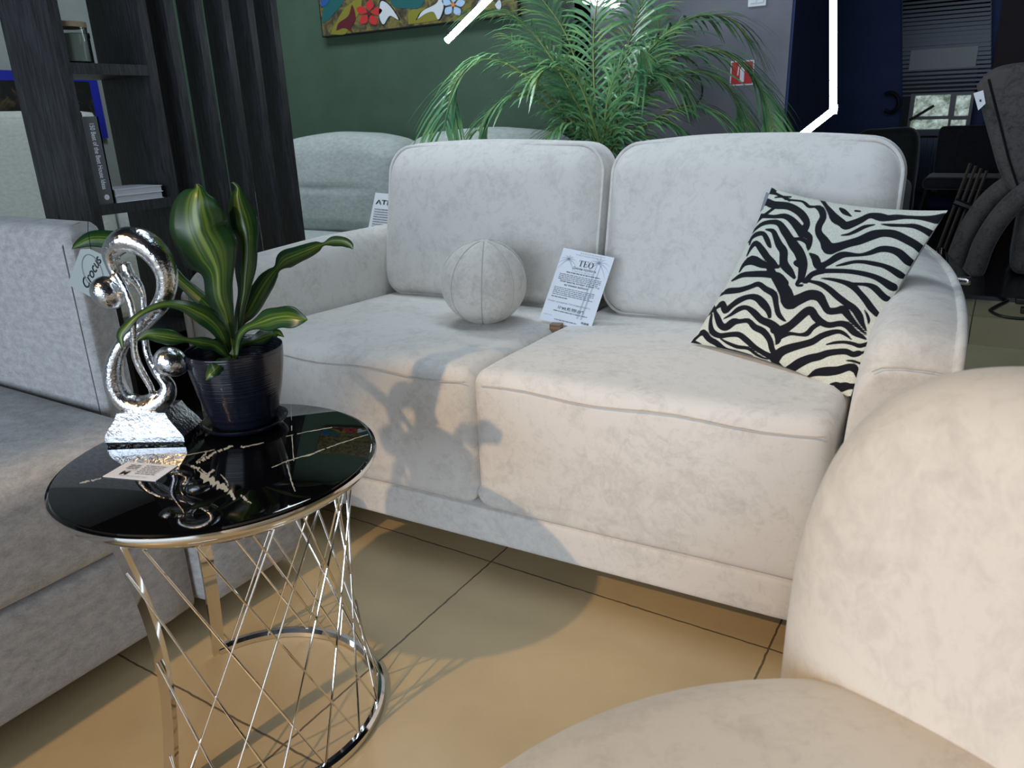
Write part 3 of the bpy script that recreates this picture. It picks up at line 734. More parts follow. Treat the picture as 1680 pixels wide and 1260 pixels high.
# ------------------------------------------------------------------ silver sculpture
SB = np.array([-1.092, .657, TZ]); SXv, SYv = np.array([.876, .482, 0]), np.array([-.482, .876, 0])
sc_ = thing('sculpture', 'hammered silver sculpture of two entwined abstract figures on the marble side table', 'sculpture', SB, math.atan2(.482, .876))
def sp(u, v, dy=0):
    p = on_p(u, v, SYv, SB+SYv*dy)-SB; return np.array([p@SXv, p@SYv, p[2]])
bl, br, bk = sp(178, 730, -.026), sp(308, 729, -.026), 0
wB = (br[0]-bl[0])/2; cB = (br[0]+bl[0])/2
g = Geo()
lv = [(wB*.97, .032, 0), (wB, .034, .004), (wB*1.0, .034, .012), (wB*.87, .0325, .0235), (wB*.68, .0300, .039), (wB*.60, .0285, .050)]
V = []; 
for w, d, z in lv:
    V += [(cB-w, -d, z), (cB+w, -d, z), (cB+w, d, z), (cB-w, d, z)]
Fc = [(i*4+k, i*4+(k+1) % 4, i*4+4+(k+1) % 4, i*4+4+k) for i in range(len(lv)-1) for k in range(4)]+[(3, 2, 1, 0), tuple(range(len(V)-4, len(V)))]
po = g.add(V, Fc).build('plinth', M['silver'], sc_, smooth=False)
K = 1/1020.
def fig_tube(G, pts, fl=(1, 1), n=18, dys=None):
    a = np.array(pts, float); a = np.array(smooth_path(a, 6))
    P = [sp(q[0], q[1], q[3] if a.shape[1] > 3 else 0) for q in a]; R = [q[2]*K for q in a]
    G.tube(P, R, n, flat=(fl[1], fl[0], (0, 1, 0)))
G = Geo()
fig_tube(G, [(206, 474, 5, 0), (194, 456, 8, 0), (185, 434, 10, .0), (184, 412, 14, 0), (205, 394, 19, 0), (236, 399, 20, 0), (260, 421, 18, 0), (273, 449, 15.5, 0), (273, 475, 14, 0), (265, 497, 13, 0), (251, 515, 12, .004), (233, 534, 11, .006), (213, 551, 10, .004), (199, 568, 11, 0), (189, 592, 13, 0), (187, 617, 15, 0), (192, 638, 16, 0), (206, 657, 16, 0), (230, 667, 18, 0), (254, 663, 19, 0), (272, 650, 15, 0), (276, 634, 11, 0), (267, 620, 9, 0), (256, 607, 7, 0)], (1, 1.25))
fig_tube(G, [(190, 448, 6, -.012), (203, 470, 6, -.016), (213, 495, 6, -.018), (218, 520, 5.5, -.020), (219, 550, 5.5, -.020), (221, 580, 6, -.018), (229, 603, 6.5, -.016), (242, 626, 6, -.014), (249, 640, 5.5, -.012), (249, 655, 6, -.008)], (1, .8), 12)
fig_tube(G, [(205, 430, 8, .010), (213, 452, 9, .010), (226, 468, 8, .012), (234, 486, 5.5, .012), (236, 510, 5, .010), (237, 540, 5, .010), (239, 567, 5.5, .008), (244, 586, 6, .004), (253, 604, 7, 0), (262, 618, 8, 0)], (1, 1), 12)
fig_tube(G, [(204, 470, 9, 0), (192, 475, 8, 0)], (1, 1), 12); fig_tube(G, [(256, 610, 9, 0), (268, 600, 10, 0)], (1, 1), 12)
fig_tube(G, [(226, 692, 22, 0), (232, 676, 20, 0)], (1, .8), 16)
def head(u, v, ra, rb, ang):
    c = sp(u, v, -.004); Vh = []; Fh = []; n1, n2 = 18, 28; ca, sa = math.cos(ang), math.sin(ang)
    for i in range(n1+1):
        for k in range(n2):
            th, ph = PI*i/n1, 2*PI*k/n2; e = 1+.10*math.cos(th); x, z, y = ra*K*math.cos(th), rb*K*e*math.sin(th)*math.cos(ph), rb*K*e*math.sin(th)*math.sin(ph)
            Vh.append((c[0]+x*ca-z*sa, c[1]+y, c[2]+x*sa+z*ca))
    for i in range(n1):
        for k in range(n2): Fh.append((i*n2+k, i*n2+(k+1) % n2, (i+1)*n2+(k+1) % n2, (i+1)*n2+k))
    G.add(Vh, Fh)
head(177, 481, 27, 23, math.radians(125)); head(281, 594, 27, 23, math.radians(150))
fg = G.build('figure', M['silver'], sc_)
md = fg.modifiers.new('fuse', 'REMESH'); md.mode = 'VOXEL'; md.voxel_size = .0022; md.use_smooth_shade = True
md = fg.modifiers.new('soften', 'SMOOTH'); md.factor = .5; md.iterations = 4

# the label lying on the table
cp = [on_z(*p, TZ+.0012) for p in ((168.6, 781.3), (209.5, 757.5), (291.4, 763.8), (255.2, 789.1))]
lc = thing('price_label', 'white price label marked M lying on the black marble top', 'price label', (cp[0]+cp[2])/2)
o_ = np.array(lc.location)
Geo().prism([p-o_ for p in cp], (0, 0, -.0008)).build('sheet', M['paper'], lc, smooth=False)
lx, ly_ = cp[3]-cp[0], cp[1]-cp[0]; LM = frame4((cp[0]+cp[2])/2-o_+np.array([0, 0, .0004]), lx, ly_)
hw, hh = np.linalg.norm(lx)/2, np.linalg.norm(ly_)/2
A_ = np.array(LM); m4 = (A_@np.array([[1, 0, 0, -hw*.42], [0, 1, 0, -hh*.45], [0, 0, 1, .0003], [0, 0, 0, 1.]])).tolist()
text_mesh('lettering', 'M', .016, M['ink'], lc, m4, bold=.0004)
card_ink(lc, LM, [(hh*.62-.005*k, -hw*.05, hw*.7, .0018, 0) for k in range(6)]+[(hh*.55-.005*k, -hw*.62, -hw*.2, .0028, 0) for k in range(3)]+[(-hh*.78, -hw*.5, hw*.6, .0006, 0), (-hh*.1, -hw*.5, -hw*.05, .0006, 0)], [M['grey_ink']], 8)

# ------------------------------------------------------------------ potted plant on the table
PO = np.array([-1.000, .757, TZ])
sau = Geo().lathe([(.0005, 0), (.046, 0), (.060, .003), (.067, .009), (.0685, .012), (.066, .0125), (.058, .007), (.0005, .005)], 64).build('saucer', M['pot']); sau.location = PO + np.array([0, 0, .0003])
tag(sau, 'dark glazed saucer under the plant pot on the side table', 'saucer')
pp = thing('potted_plant', 'broad-leaved green plant with yellow-striped leaves in a dark ribbed pot', 'plant', PO+np.array([0, 0, .0062]))
po_ = np.array(pp.location)
Geo().lathe([(.0005, 0), (.046, 0), (.050, .004), (.058, .028), (.0655, .058), (.0715, .090), (.0745, .112), (.0750, .122), (.0745, .1265), (.0725, .1265), (.0718, .122), (.070, .100), (.066, .085)], 72).build('pot', M['pot'], pp)
Geo().lathe([(.0675, .092), (.05, .097), (.0005, .099)], 40).build('soil', M['soil'], pp)
BD = 1.225
def leaf(pts, d0, d1, fold=.25, roll=0.0, dmid=None, back=None):
    a = np.array([(p if len(p) == 3 else (*p, 5)) for p in pts], float); a = np.array(smooth_path(a, 6)); n = len(a)
    V = []; UV = []; W_ = 10; Ls = np.concatenate([[0], np.cumsum(np.linalg.norm(np.diff(a[:, :2], axis=0), axis=1))]); Ls /= Ls[-1]
    for i in range(n):
        t = Ls[i]; k = d0+(d1-d0)*(t*t*(3-2*t)) if dmid is None else ((1-t)**2*d0+2*t*(1-t)*dmid+t*t*d1)
        d = a[min(i+1, n-1), :2]-a[max(i-1, 0), :2]; d = d/(np.linalg.norm(d)+1e-9); nr = np.array([-d[1], d[0]]); w = max(.3, a[i, 2])
        wave = 1+.10*math.sin(t*21+d1*40)*min(1, 4*t*(1-t))
        for j in range(W_+1):
            s = -1+2*j/W_; q = a[i, :2]+nr*s*w*wave; dep = k+fold*w/F_PX*k*(abs(s)**1.3-.5)+roll*s*w/F_PX*k
            dep += .10*w/F_PX*k*math.sin(t*17+s*2)*abs(s)
            V.append(at_d(q[0], q[1], dep)-po_); UV.append((.5+s/2, t))
    Fc = [(i*(W_+1)+j, i*(W_+1)+j+1, (i+1)*(W_+1)+j+1, (i+1)*(W_+1)+j) for i in range(n-1) for j in range(W_)]
    o = mesh('leaf', V, Fc, M['leaf'], pp, True, None, UV)
    md = o.modifiers.new('thick', 'SOLIDIFY'); md.thickness = .0007
    return o
B0 = (383, 588, 6)
leaf([B0, (377, 545, 9), (370, 515, 14), (360, 485, 22), (357, 445, 30), (347, 417, 43), (331, 385, 50), (326, 368, 52), (322, 345, 41), (323, 322, 29), (325, 309, 10), (322, 301, .5)], BD-.01, 1.14, .35)
leaf([(386, 588, 5), (388, 560, 6), (393, 515, 8), (400, 480, 11), (402, 450, 15), (404, 415, 19), (403, 385, 24), (399, 365, 24), (393, 340, 19), (390, 322, 13), (390, 309, 5), (384, 301, 2), (379, 299.5, .5)], BD+.01, 1.19, .45)
leaf([(386, 586, 5), (388, 555, 5), (394, 528, 9), (408, 510, 13), (421, 487, 16), (436, 463, 17), (447, 449, 11), (455, 440, 6), (467, 427, 14), (486, 418.5, 14), (505, 411, 13), (521, 404, 9), (531, 400.5, 3), (546, 396, 8), (563, 396.5, 8), (574, 402, 6), (579, 409, .5)], BD+.01, 1.30, .3, .4)
leaf([(386, 587, 4), (390, 556, 6), (402, 540, 6), (417, 533, 9), (435, 527, 16), (452, 522, 18), (470, 520, 19), (485, 522, 15), (498, 523.5, 7), (505, 524.5, .5)], BD-.01, 1.15, .5, -.5)
leaf([(386, 588, 4), (393, 567, 6), (413, 560, 9), (433, 553, 12), (447, 549, 8), (456, 546, 6), (466, 553, .5)], BD+.01, 1.28, .4)
leaf([(381, 588, 5), (373, 570, 7), (362, 544, 14), (344, 524, 16), (322, 511, 13), (298, 501, 10), (271, 499, 6), (247, 506, 5), (227, 517, 5), (212, 531, 7), (198, 549, 7), (200, 566, 3), (201, 571, .5)], BD, 1.115, .4, .3, 1.10)
leaf([(380, 588, 4), (371, 582, 5), (353, 567, 9), (331, 562, 9), (307, 558, 5), (287, 555, 11), (264, 551, 13), (244, 549, 9), (231, 555, 4), (224, 560, .5)], BD-.01, 1.12, .4, -.4, 1.13)
leaf([(380, 588, 5), (373, 591, 6), (360, 600, 11), (347, 611, 10), (338, 624, .5)], BD-.02, 1.135, .3, .2, 1.12)
leaf([(382, 588, 5), (374, 548, 6), (362, 524, 7), (340, 500, 11), (318, 480, 12), (300, 464, 10), (284, 450, 11), (258, 428, 13), (230, 408, 14), (205, 397, 14), (180, 393, 14), (150, 392, 13), (128, 401, 7), (118, 409, .5)], BD+.02, 1.34, .3, .2, 1.30)

# ------------------------------------------------------------------ black shelf unit and slat screen (the divider)
XP = -2.10; DPT = .235
su = thing('shelf_unit', 'tall black wooden open shelf unit holding books and candles', 'shelf', (XP, 1.20, 0))
def upright(y0, y1, z1=2.6): return box('side_panel', (-DPT, y0-1.20, 0), (0, y1-1.20, z1), M['blackwood'], su)
Y1a, Y1b, Y2a, Y2b = 1.204, 1.233, 1.455, 1.484
upright(Y1a, Y1b); u2 = upright(Y2a, Y2b)
SH = [.36, .735, 1.098, 1.46, 1.83]
for z in SH: box('shelf_board', (-DPT, Y1b-1.20, z-.028), (0, Y2a-1.20, z), M['blackwood'], su)
box('back_panel', (-DPT, Y1b-1.20, 0), (-DPT+.012, Y2a-1.20, .33), M['blackwood'], su)
for y_, z_ in ((1.204, .70),):
    for dx in (-.17, -.05):
        g = Geo(); g.lathe([(.0005, 0), (.006, 0), (.006, .0008), (.0005, .0012)], 14); o = g.build('screw_cap', M['blackwood'], su); o.location = (dx, y_-1.20, z_); o.rotation_euler = (PI/2, 0, 0)
ss = thing('slat_screen', 'row of upright black wooden slats between the shelf unit and green wall', 'screen', (XP, 1.9, 0))
SLX = .085
for k, (pxt) in enumerate((352, 408, 452, 492)):
    pass
SY = [1.585, 1.680, 1.778, 1.868]
for k, px_ in enumerate((330, 374, 415, 453)):
    p = on_x(px_, 0, XP); y1 = p[1]
    box('slat', (-SLX, y1-.026-1.9, 0), (0, y1-1.9, 2.9), M['blackwood'], ss)
p = on_x(283, 0, XP); box('slat', (-SLX, p[1]-.03-1.9, 0), (0, p[1]-1.9, 2.9), M['blackwood'], ss)
box('bottom_rail', (-SLX, 1.50-1.9, 0), (0, 1.98-1.9, .03), M['blackwood'], ss)
# books
def book(name, label, lo, hi, cover, group=None, axis='y'):
    t = thing(name, label, 'book', ((lo[0]+hi[0])/2, (lo[1]+hi[1])/2, lo[2]), 0, group); c = np.array(t.location)
    return t, np.array(lo)-c, np.array(hi)-c
zb_ = .735
t, lo, hi = book('book', 'grey book standing upright with a white title along its spine', (XP-.19, 1.236, zb_), (XP-.012, 1.286, zb_+.230), None)
box('cover', lo, (hi[0], lo[1]+.004, hi[2]), M['book_grey'], t); box('cover', (lo[0], hi[1]-.004, lo[2]), hi, M['book_grey'], t)
box('spine', (hi[0]-.004, lo[1], lo[2]), hi, M['book_grey'], t); box('pages', (lo[0]+.004, lo[1]+.004, lo[2]+.003), (hi[0]-.004, hi[1]-.004, hi[2]-.003), M['book_page'], t)
text_mesh('lettering', '150 Best of the Best House Ideas', .019, M['paper'], t, frame4((hi[0]+.0006, (lo[1]+hi[1])/2+.002, (lo[2]+hi[2])/2+.012), (0, 0, -1), (0, 1, 0)), width=.172, bold=.0003)
g = Geo(); g.lathe([(.0005, 0), (.0075, 0)], 20); o = g.build('emblem', M['paper'], t); o.rotation_euler = (0, PI/2, 0); o.location = (hi[0]+.0007, (lo[1]+hi[1])/2+.004, lo[2]+.018)
for k, (z0, z1) in enumerate(((zb_, zb_+.0185), (zb_+.0186, zb_+.036))):
    t, lo, hi = book('book', ('white paperback lying at the bottom of the pair on the shelf', 'white paperback lying on top of the pair on the shelf')[k], (XP-.145, 1.29, z0), (XP-.006+.002*k, 1.436, z1), None, 'white books lying on the shelf')
    box('cover', lo, (hi[0], hi[1], lo[2]+.0012), M['paper'], t); box('cover', (lo[0], lo[1], hi[2]-.0012), hi, M['paper'], t)
    box('pages', (lo[0]+.002, lo[1]+.002, lo[2]+.0012), (hi[0]-.002, hi[1]-.003, hi[2]-.0012), M['book_page'], t)
# candle jars
def jar(label, x, y, r, h, lid_mat):
    t = thing('candle_jar', label, 'candle', (x, y, 1.098))
    Geo().lathe([(.0005, 0), (r, 0), (r+.001, .004), (r+.001, h), (r-.002, h), (r-.002, .005), (.0005, .005)], 40).build('glass', M['glass'], t)
    Geo().lathe([(.0005, .0055), (r-.003, .0055), (r-.003, h*.82), (.0005, h*.82)], 36).build('wax', M['wax'], t)
    Geo().lathe([(.0005, h), (r+.002, h), (r+.0025, h+.006), (r+.002, h+.013), (.0005, h+.014)], 40).build('lid', lid_mat, t)
jar('large glass candle jar with a pale wooden lid on the upper shelf', XP-.050, 1.277, .042, .088, M['lidwood'])
jar('smaller candle jar with a black lid behind the large candle', XP-.150, 1.352, .034, .074, M['black_plastic'])
vz = thing('vase', 'small grey vase with dry twigs behind the upright book', 'vase', (XP-.200, 1.322, zb_))
Geo().lathe([(.0005, 0), (.026, 0), (.03, .05), (.030, .15), (.027, .245), (.025, .245), (.026, .15), (.0005, .01)], 28).build('vessel', M['book_grey'], vz)
for k in range(4):
    a = k*1.7; tube('twig', smooth_path([(0, 0, .1), (.008*math.cos(a), .008*math.sin(a), .25), (.03*math.cos(a), .03*math.sin(a), .275), (.05*math.cos(a), .05*math.sin(a), .262)], 4), .0014, M['grey_ink'], vz, n=5)

# ------------------------------------------------------------------ behind the divider: a pale sofa and two paintings
ps = thing('sofa', 'pale linen sofa seen through the open black shelf unit', 'sofa', (-4.02, .9, 0))
zt = on_x(20, 182, -4.02)[2]
soft_box('backrest', (-.35, -1.2, .05), (0, 1.55, zt), .04, M['pale'], ps, n=14)
soft_box('seat_cushion', (-.0, -1.2, .05), (.5, 1.55, .40), .05, M['pale'], ps, n=14)
soft_box('arm', (-.3, 1.56, .05), (.5, 1.70, .56), .05, M['pale'], ps, n=12)
def wall_picture_x(name, label, x, y0, y1, z0, z1, mat, edge):
    t = thing(name, label, 'painting', (x, (y0+y1)/2, z0)); h = (y1-y0)/2
    box('canvas', (.0, -h, 0), (.028, h, z1-z0), mat, t); 
    if edge: box('painted_edge', (.0281, h-.05, 0), (.030, h, z1-z0), edge, t); box('painted_edge', (.0281, -h, (z1-z0)*.86), (.030, h-.05, z1-z0), edge, t)
    return t
a, b = on_x(-30, 150, -4.5), on_x(158, 150, -4.5); z0, z1 = on_x(100, 230, -4.5)[2], on_x(100, 118, -4.5)[2]
wall_picture_x('painting', 'dark painting with a blue edge on the far left wall behind the shelf', -4.5, a[1], b[1], z0, z1, M['dark_canvas'], M['blue_edge'])
a, b = on_x(268, 150, -4.5), on_x(420, 150, -4.5); z0, z1 = on_x(330, 320, -4.5)[2], on_x(330, 60, -4.5)[2]
wall_picture_x('painting', 'green and blue painting seen in slivers between the black slats', -4.5, a[1], min(b[1], 3.1), z0, z1, M['green_canvas'], None)

# ------------------------------------------------------------------ sage sofa against the green wall
WS = 3.2
fs = thing('sofa', 'pale sage fabric sofa against the green wall', 'sofa', (-2.3, 3.17, 0))
xa = on_y(478, 240, 2.95)[0]+2.3; xm = on_y(676, 225, 2.95)[0]+2.3
soft_box('base', (xa-.10, -.92, .05), (.77, 0, .28), .03, M['sage'], fs, n=10)
for x0, x1, sd in ((xa-.03, xm, 1), (xm+.004, .76, 2)):
    def fn(q, x0=x0, x1=x1):
        q[1] += (q[2]-.4)*.16; e = (q[0]-(x0+x1)/2)/((x1-x0)/2)
        q[2] -= .05*abs(e)**3*max(0, (q[2]-.6)/.26)
        # the pressed-in crease across the cushion
        if q[1] < -.22: q[1] += .010*math.exp(-((q[2]-.625)/.013)**2)*max(0, 1-e*e*1.4)
        return q
    c = soft_box('back_cushion', (x0, -.42, .40), (x1, -.14, .868), .09, M['sage'], fs, n=44, puff=(0, .035, .01), fn=fn, wob=.01, seed=sd)
    soft_box('seat_cushion', (x0, -.92, .28), (x1, -.36, .418), .05, M['sage'], fs, n=14, puff=(0, .01, .012))
soft_box('arm', (xa-.17, -.92, .05), (xa-.035, 0, .60), .06, M['sage'], fs, n=12)
soft_box('back_frame', (xa-.10, -.14, .05), (.77, .02, .74), .04, M['sage'], fs, n=10)
AC = [on_p(u, v, (0, .94, -.34), (0, 2.62, .5)) for u, v in ((616, 316), (664, 320), (641, 412), (597, 409))]
pc2 = thing('price_card', 'white price card standing on the sage sofa, half hidden by the cream sofa', 'price card', (AC[2]+AC[3])/2)
o_ = np.array(pc2.location); e1, e2 = AC[1]-AC[0], AC[0]-AC[3]; nn = np.cross(e1, e2); nn /= np.linalg.norm(nn)
Geo().prism([p-o_ for p in AC], -nn*.001).build('sheet', M['paper'], pc2, smooth=False)
AM = frame4(sum(AC)/4-o_+nn*.0008, e1, e2); w2, h2 = np.linalg.norm(e1)/2, np.linalg.norm(e2)/2
def amo(x, y): return (np.array(AM)@np.array([[1, 0, 0, x], [0, 1, 0, y], [0, 0, 1, .0004], [0, 0, 0, 1.]])).tolist()
text_mesh('lettering', 'АТРА', .026, M['ink'], pc2, amo(0, h2*.66), width=w2*1.5, bold=.0007)
text_mesh('lettering', 'Цена 26', .018, M['ink'], pc2, amo(-w2*.25, -h2*.58), width=w2*1.1, bold=.0004)
card_ink(pc2, AM, [(h2*.42-.011*k, -w2*.75, w2*.7, .004, 0) for k in range(8)], [M['grey_ink']], 9)

# painting on the green wall
pa, pb = on_y(530, 60, 3.19), on_y(849, 22, 3.19); PW = pb[0]-pa[0]; PZ = (pa[2]+pb[2])/2
pt = thing('painting', 'colourful flower painting hanging on the green wall', 'painting', (pa[0], 3.19, PZ))
box('canvas', (0, 0, 0), (PW, .028, .72), M['canvas'], pt)
fr = Geo(); fr.box((-.004, -.001, -.006), (PW+.004, .029, -.0005)); fr.box((-.004, -.001, -.006), (-.0005, .029, .72)); fr.build('edge', M['paint_black'], pt, smooth=False)
def at_pic(u, v): p = on_y(u, v, 3.19); return np.array([p[0]-pa[0], 0, p[2]-PZ])
def blob(name, pts, mat, k=1, layer=1, per=5):
    P = [at_pic(u, v) for u, v in pts]; P = [p[[0, 2]] for p in P]
    P = smooth_path(P+[P[0]], per)[:-1]
    Geo().prism([(p[0], -.0012*layer, p[1]) for p in P], (0, .0012, 0)).build(name, mat, pt, smooth=False)
def petals(u, v, r, n, mat, core, a0=0.3, fat=.62):
    for k in range(n):
        a = a0+2*PI*k/n; c, s = math.cos(a), math.sin(a)
        blob('painted_petal', [(u+r*(.15*c), v+r*.15*s), (u+r*(.6*c-fat*.5*s), v+r*(.6*s+fat*.5*c)), (u+r*c, v+r*s), (u+r*(.6*c+fat*.5*s), v+r*(.6*s-fat*.5*c))], mat, layer=2)
    blob('painted_core', [(u+r*.16*math.cos(a), v+r*.16*math.sin(a)) for a in np.linspace(0, 2*PI, 7)[:-1]], core, layer=3)
blob('painted_shape', [(528, 38), (532, 10), (545, -20), (580, -30), (560, 8), (548, 22), (540, 32)], M['paint_teal'])
blob('painted_shape', [(527, 12), (530, -20), (545, -18), (538, 6)], M['paint_blue'], layer=2)
blob('painted_shape', [(640, 2), (648, 12), (668, 14), (690, 12), (697, -20), (640, -30)], M['paint_teal'])
blob('painted_shape', [(542, 56), (550, 40), (565, 15), (592, -5), (590, 20), (575, 40), (566, 56)], M['paint_yellow'], layer=1)
blob('painted_shape', [(670, 40), (672, 18), (700, 14), (720, 30), (700, 36)], M['paint_yellow'], layer=1)
petals(606, 22, 22, 5, M['paint_red'], M['paint_maroon'], -1.5)
petals(744, 8, 20, 5, M['paint_pale'], M['paint_orange'], -1.5)
for pts in ([(552, 50), (556, 38), (572, 26), (578, 8), (584, 30), (576, 46), (580, 54), (566, 46)],):
    blob('painted_petal', pts, M['paint_maroon'], layer=2)
for pts in ([(622, 20), (626, 2), (640, 10), (654, 32), (640, 26), (630, 40), (624, 32)], [(685, 32), (694, 18), (716, 6), (724, -8), (728, 12), (720, 32), (712, 20), (700, 22)], [(776, 24), (786, 2), (798, -6), (794, 12)], [(812, 8), (820, 0), (823, 10), (818, 17)]):
    blob('painted_petal', pts, M['paint_white'], layer=2)
    c = np.mean(pts, 0); blob('painted_outline', [tuple(c+(np.array(p)-c)*1.13) for p in pts], M['paint_black'], layer=1)

# ------------------------------------------------------------------ palm
PB = np.array([-1.32, 2.62, 0.0])
palm = thing('potted_palm', 'tall feathery palm rising behind the cream sofa', 'plant', PB)
Geo().lathe([(.0005, 0), (.13, 0), (.165, .30), (.17, .32), (.155, .32), (.15, .28), (.0005, .28)], 40).build('planter', M['terracotta'], palm)
Geo().lathe([(.149, .281), (.0005, .29)], 24).build('soil', M['soil'], palm)
rp = random.Random(12)
def frond(pts, dz, ll=.20, dens=1.0, droop=1.0):
    """rachis through photograph points at distance dz from the camera, leaflets on both sides"""
    base = [PB+np.array([rp.uniform(-.03, .03), rp.uniform(-.03, .03), .29])]
    n0 = 2.82; P = []
    for i, (u, v) in enumerate(pts): P.append(at_d(u, v, n0+(dz-n0)*(i/(len(pts)-1))**.8))
    first = P[0]; stem = [base[0], base[0]*.5+first*.5+np.array([0, 0, .05])]
    C = smooth_path(stem+P, 8); n = len(C); s0 = 16
    g = Geo(); g.tube(C, [.006*(1-.8*i/n)+.0012 for i in range(n)], 5, mi=1)
    L = [np.linalg.norm(C[i+1]-C[i]) for i in range(n-1)]; tot = sum(L[s0:]); acc = 0; nxt = .02
    for i in range(s0, n-1):
        acc += L[i]
        while nxt < acc:
            t = nxt/tot; nxt += .0140/dens
            T = C[i+1]-C[i]; T /= np.linalg.norm(T); side = np.cross(T, np.array([0, 0, 1.])); side /= (np.linalg.norm(side)+1e-6); upv = np.cross(side, T)
            for sg in (-1, 1):
                ln = ll*(.45+1.0*math.sin(PI*min(1, .12+.80*t)))*rp.uniform(.7, 1.15)*1.02
                d = T*(.65+.45*t)+side*sg*.75+upv*rp.uniform(.05, .45)+np.array([rp.uniform(-.12, .12), rp.uniform(-.12, .12), 0]); d /= np.linalg.norm(d)
                w = rp.uniform(.0034, .0060); p = C[i]+T*0; wv = np.cross(d, upv); wv /= (np.linalg.norm(wv)+1e-6); prev = None
                for q in range(6):
                    u_ = q/5; ww = w*(.35+1.3*u_*(1-u_)*2)*(1 if q < 5 else .05)
                    pt_ = C[i]+d*ln*u_+np.array([0, 0, -1.])*ln*.55*droop*u_**2.0
                    cur = (pt_-wv*ww, pt_+wv*ww)
                    if prev is not None: g.add([prev[0], prev[1], cur[1], cur[0]], [(0, 1, 2, 3)], 0)
                    prev = cur
    b = len(g.V); g.V = [tuple(np.asarray(v)-PB) for v in g.V]
    me = mesh('frond', g.V, g.F, [M['palm'], M['palm_stem']], palm, True, g.MI)
    return me
FR = [([(982, 255), (930, 190), (880, 140), (830, 105), (785, 100), (745, 140), (728, 215)], 2.68, .17), ([(982, 262), (930, 205), (885, 165), (845, 155), (805, 180), (785, 215)], 2.70, .13), ([(980, 250), (935, 150), (890, 75), (840, 25), (790, 15)], 2.85, .22),
      ([(984, 250), (955, 140), (930, 60), (890, 0), (850, -40)], 3.05, .22), ([(986, 245), (975, 140), (975, 40), (990, -50)], 3.00, .2), ([(990, 245), (1012, 150), (1035, 60), (1060, -10), (1090, -50)], 3.05, .22),
      ([(994, 245), (1035, 130), (1085, 62), (1140, 28), (1195, 30), (1235, 70)], 2.85, .2), ([(996, 250), (1050, 140), (1110, 92), (1170, 82), (1222, 108), (1255, 160), (1270, 215)], 2.68, .17), ([(998, 252), (1050, 165), (1105, 125), (1160, 120), (1205, 160), (1222, 215)], 2.75, .17),
      ([(998, 262), (1060, 205), (1125, 175), (1185, 190), (1225, 232)], 2.68, .14), ([(990, 265), (1000, 200), (1035, 140), (1085, 120), (1130, 150)], 2.68, .16), ([(984, 268), (955, 220), (925, 205), (895, 228)], 2.68, .12), ([(994, 268), (1040, 215), (1090, 200), (1140, 232)], 2.68, .13),
      ([(984, 255), (970, 190), (945, 130), (905, 110), (870, 130)], 2.68, .17), ([(990, 258), (1010, 190), (1050, 130), (1080, 60), (1075, 10)], 3.25, .2), ([(990, 270), (1015, 230), (1060, 225), (1095, 245)], 2.70, .13), ([(986, 250), (1000, 150), (1030, 90), (1050, 80), (1065, 120)], 2.68, .18), ([(982, 250), (950, 170), (915, 120), (875, 95), (835, 60)], 3.15, .2)]
for pts, dz, ll in FR: frond(pts, dz, ll, 1.0)

# ------------------------------------------------------------------ LED tube lights
YL = 2.30
def led(label, runs, cable_from, rad):
    t = thing('tube_light', label, 'light', runs[0][0]); o0 = np.array(t.location)
    for a, b in runs:
        tube('tube', [a-o0, b-o0], rad, M['led'], t, n=12)
    for i in range(len(runs)-1):
        j = runs[i][1]-o0; tube('joint', [j+np.array([0, 0, .014]), j-np.array([0, 0, .010])], .0105, M['glass'], t, n=10)
    c = cable_from-o0; tube('cable', [c, np.array([c[0], c[1], 2.995-o0[2]])], .0015, M['black_plastic'], t, n=5)
a, b = on_y(733, 67, YL), on_y(905, -105, YL)
led('slanting white tube light hanging in front of the flower painting', [(a, b)], b, .0105)
T0, T1, T2 = on_y(1367, -120, YL), on_y(1367, 181, YL), on_y(1225, 292, YL)
led('angled white tube light with an upright run beside the grey column', [(T0, T1), (T1, T2)], T0, .0088)

# ------------------------------------------------------------------ on the column
YC = 3.5
a, b = on_y(1227, 12, YC-.005), on_y(1259, -26, YC-.005)
sw = thing('light_switch', 'white double light switch on the grey column', 'switch', ((a[0]+b[0])/2, YC, a[2])); hwid = (b[0]-a[0])/2
box('plate', (-hwid, -.008, 0), (hwid, 0, b[2]-a[2]), M['white_plastic'], sw, .002)
for s in (-1, 1): box('rocker', (-hwid*.72 if s < 0 else .002, -.012, .012), (-.002 if s < 0 else hwid*.72, -.008, b[2]-a[2]-.012), M['white_plastic'], sw, .001)
a, b = on_y(1197, 141, YC-.003), on_y(1238, 98, YC-.003); w_ = b[0]-a[0]; h_ = b[2]-a[2]
fsn = thing('safety_sign', 'red square fire safety sign with white symbol on the grey column', 'sign', (a[0], YC, a[2]))
box('plate', (0, -.003, 0), (w_, 0, h_), M['paper'], fsn); box('red_field', (w_*.05, -.0036, h_*.05), (w_*.95, -.003, h_*.95), M['sign_red'], fsn)
g = Geo()
def sg_poly(pts): g.prism([(x*w_, -.0043, z*h_) for x, z in pts], (0, .0007, 0))
sg_poly([(.42, .14), (.60, .14), (.60, .66), (.56, .72), (.46, .72), (.42, .66)]); sg_poly([(.47, .72), (.55, .72), (.55, .80), (.47, .80)]); sg_poly([(.36, .80), (.62, .80), (.62, .85), (.36, .85)])
sg_poly([(.30, .40), (.35, .40), (.38, .78), (.46, .78), (.46, .83), (.34, .83)])
g.build('symbol', M['paper'], fsn, smooth=False)
hs = thing('wall_hook', 'grey wall bracket with a looped black cable half hidden by the palm', 'bracket', on_y(1122, 160, YC))
o_ = np.array(hs.location); q = lambda u, v, dy=-.03: on_y(u, v, YC+dy)-o_
box('bracket', (-.028, -.05, -.03), (.02, 0, .06), M['grey_ink'], hs)
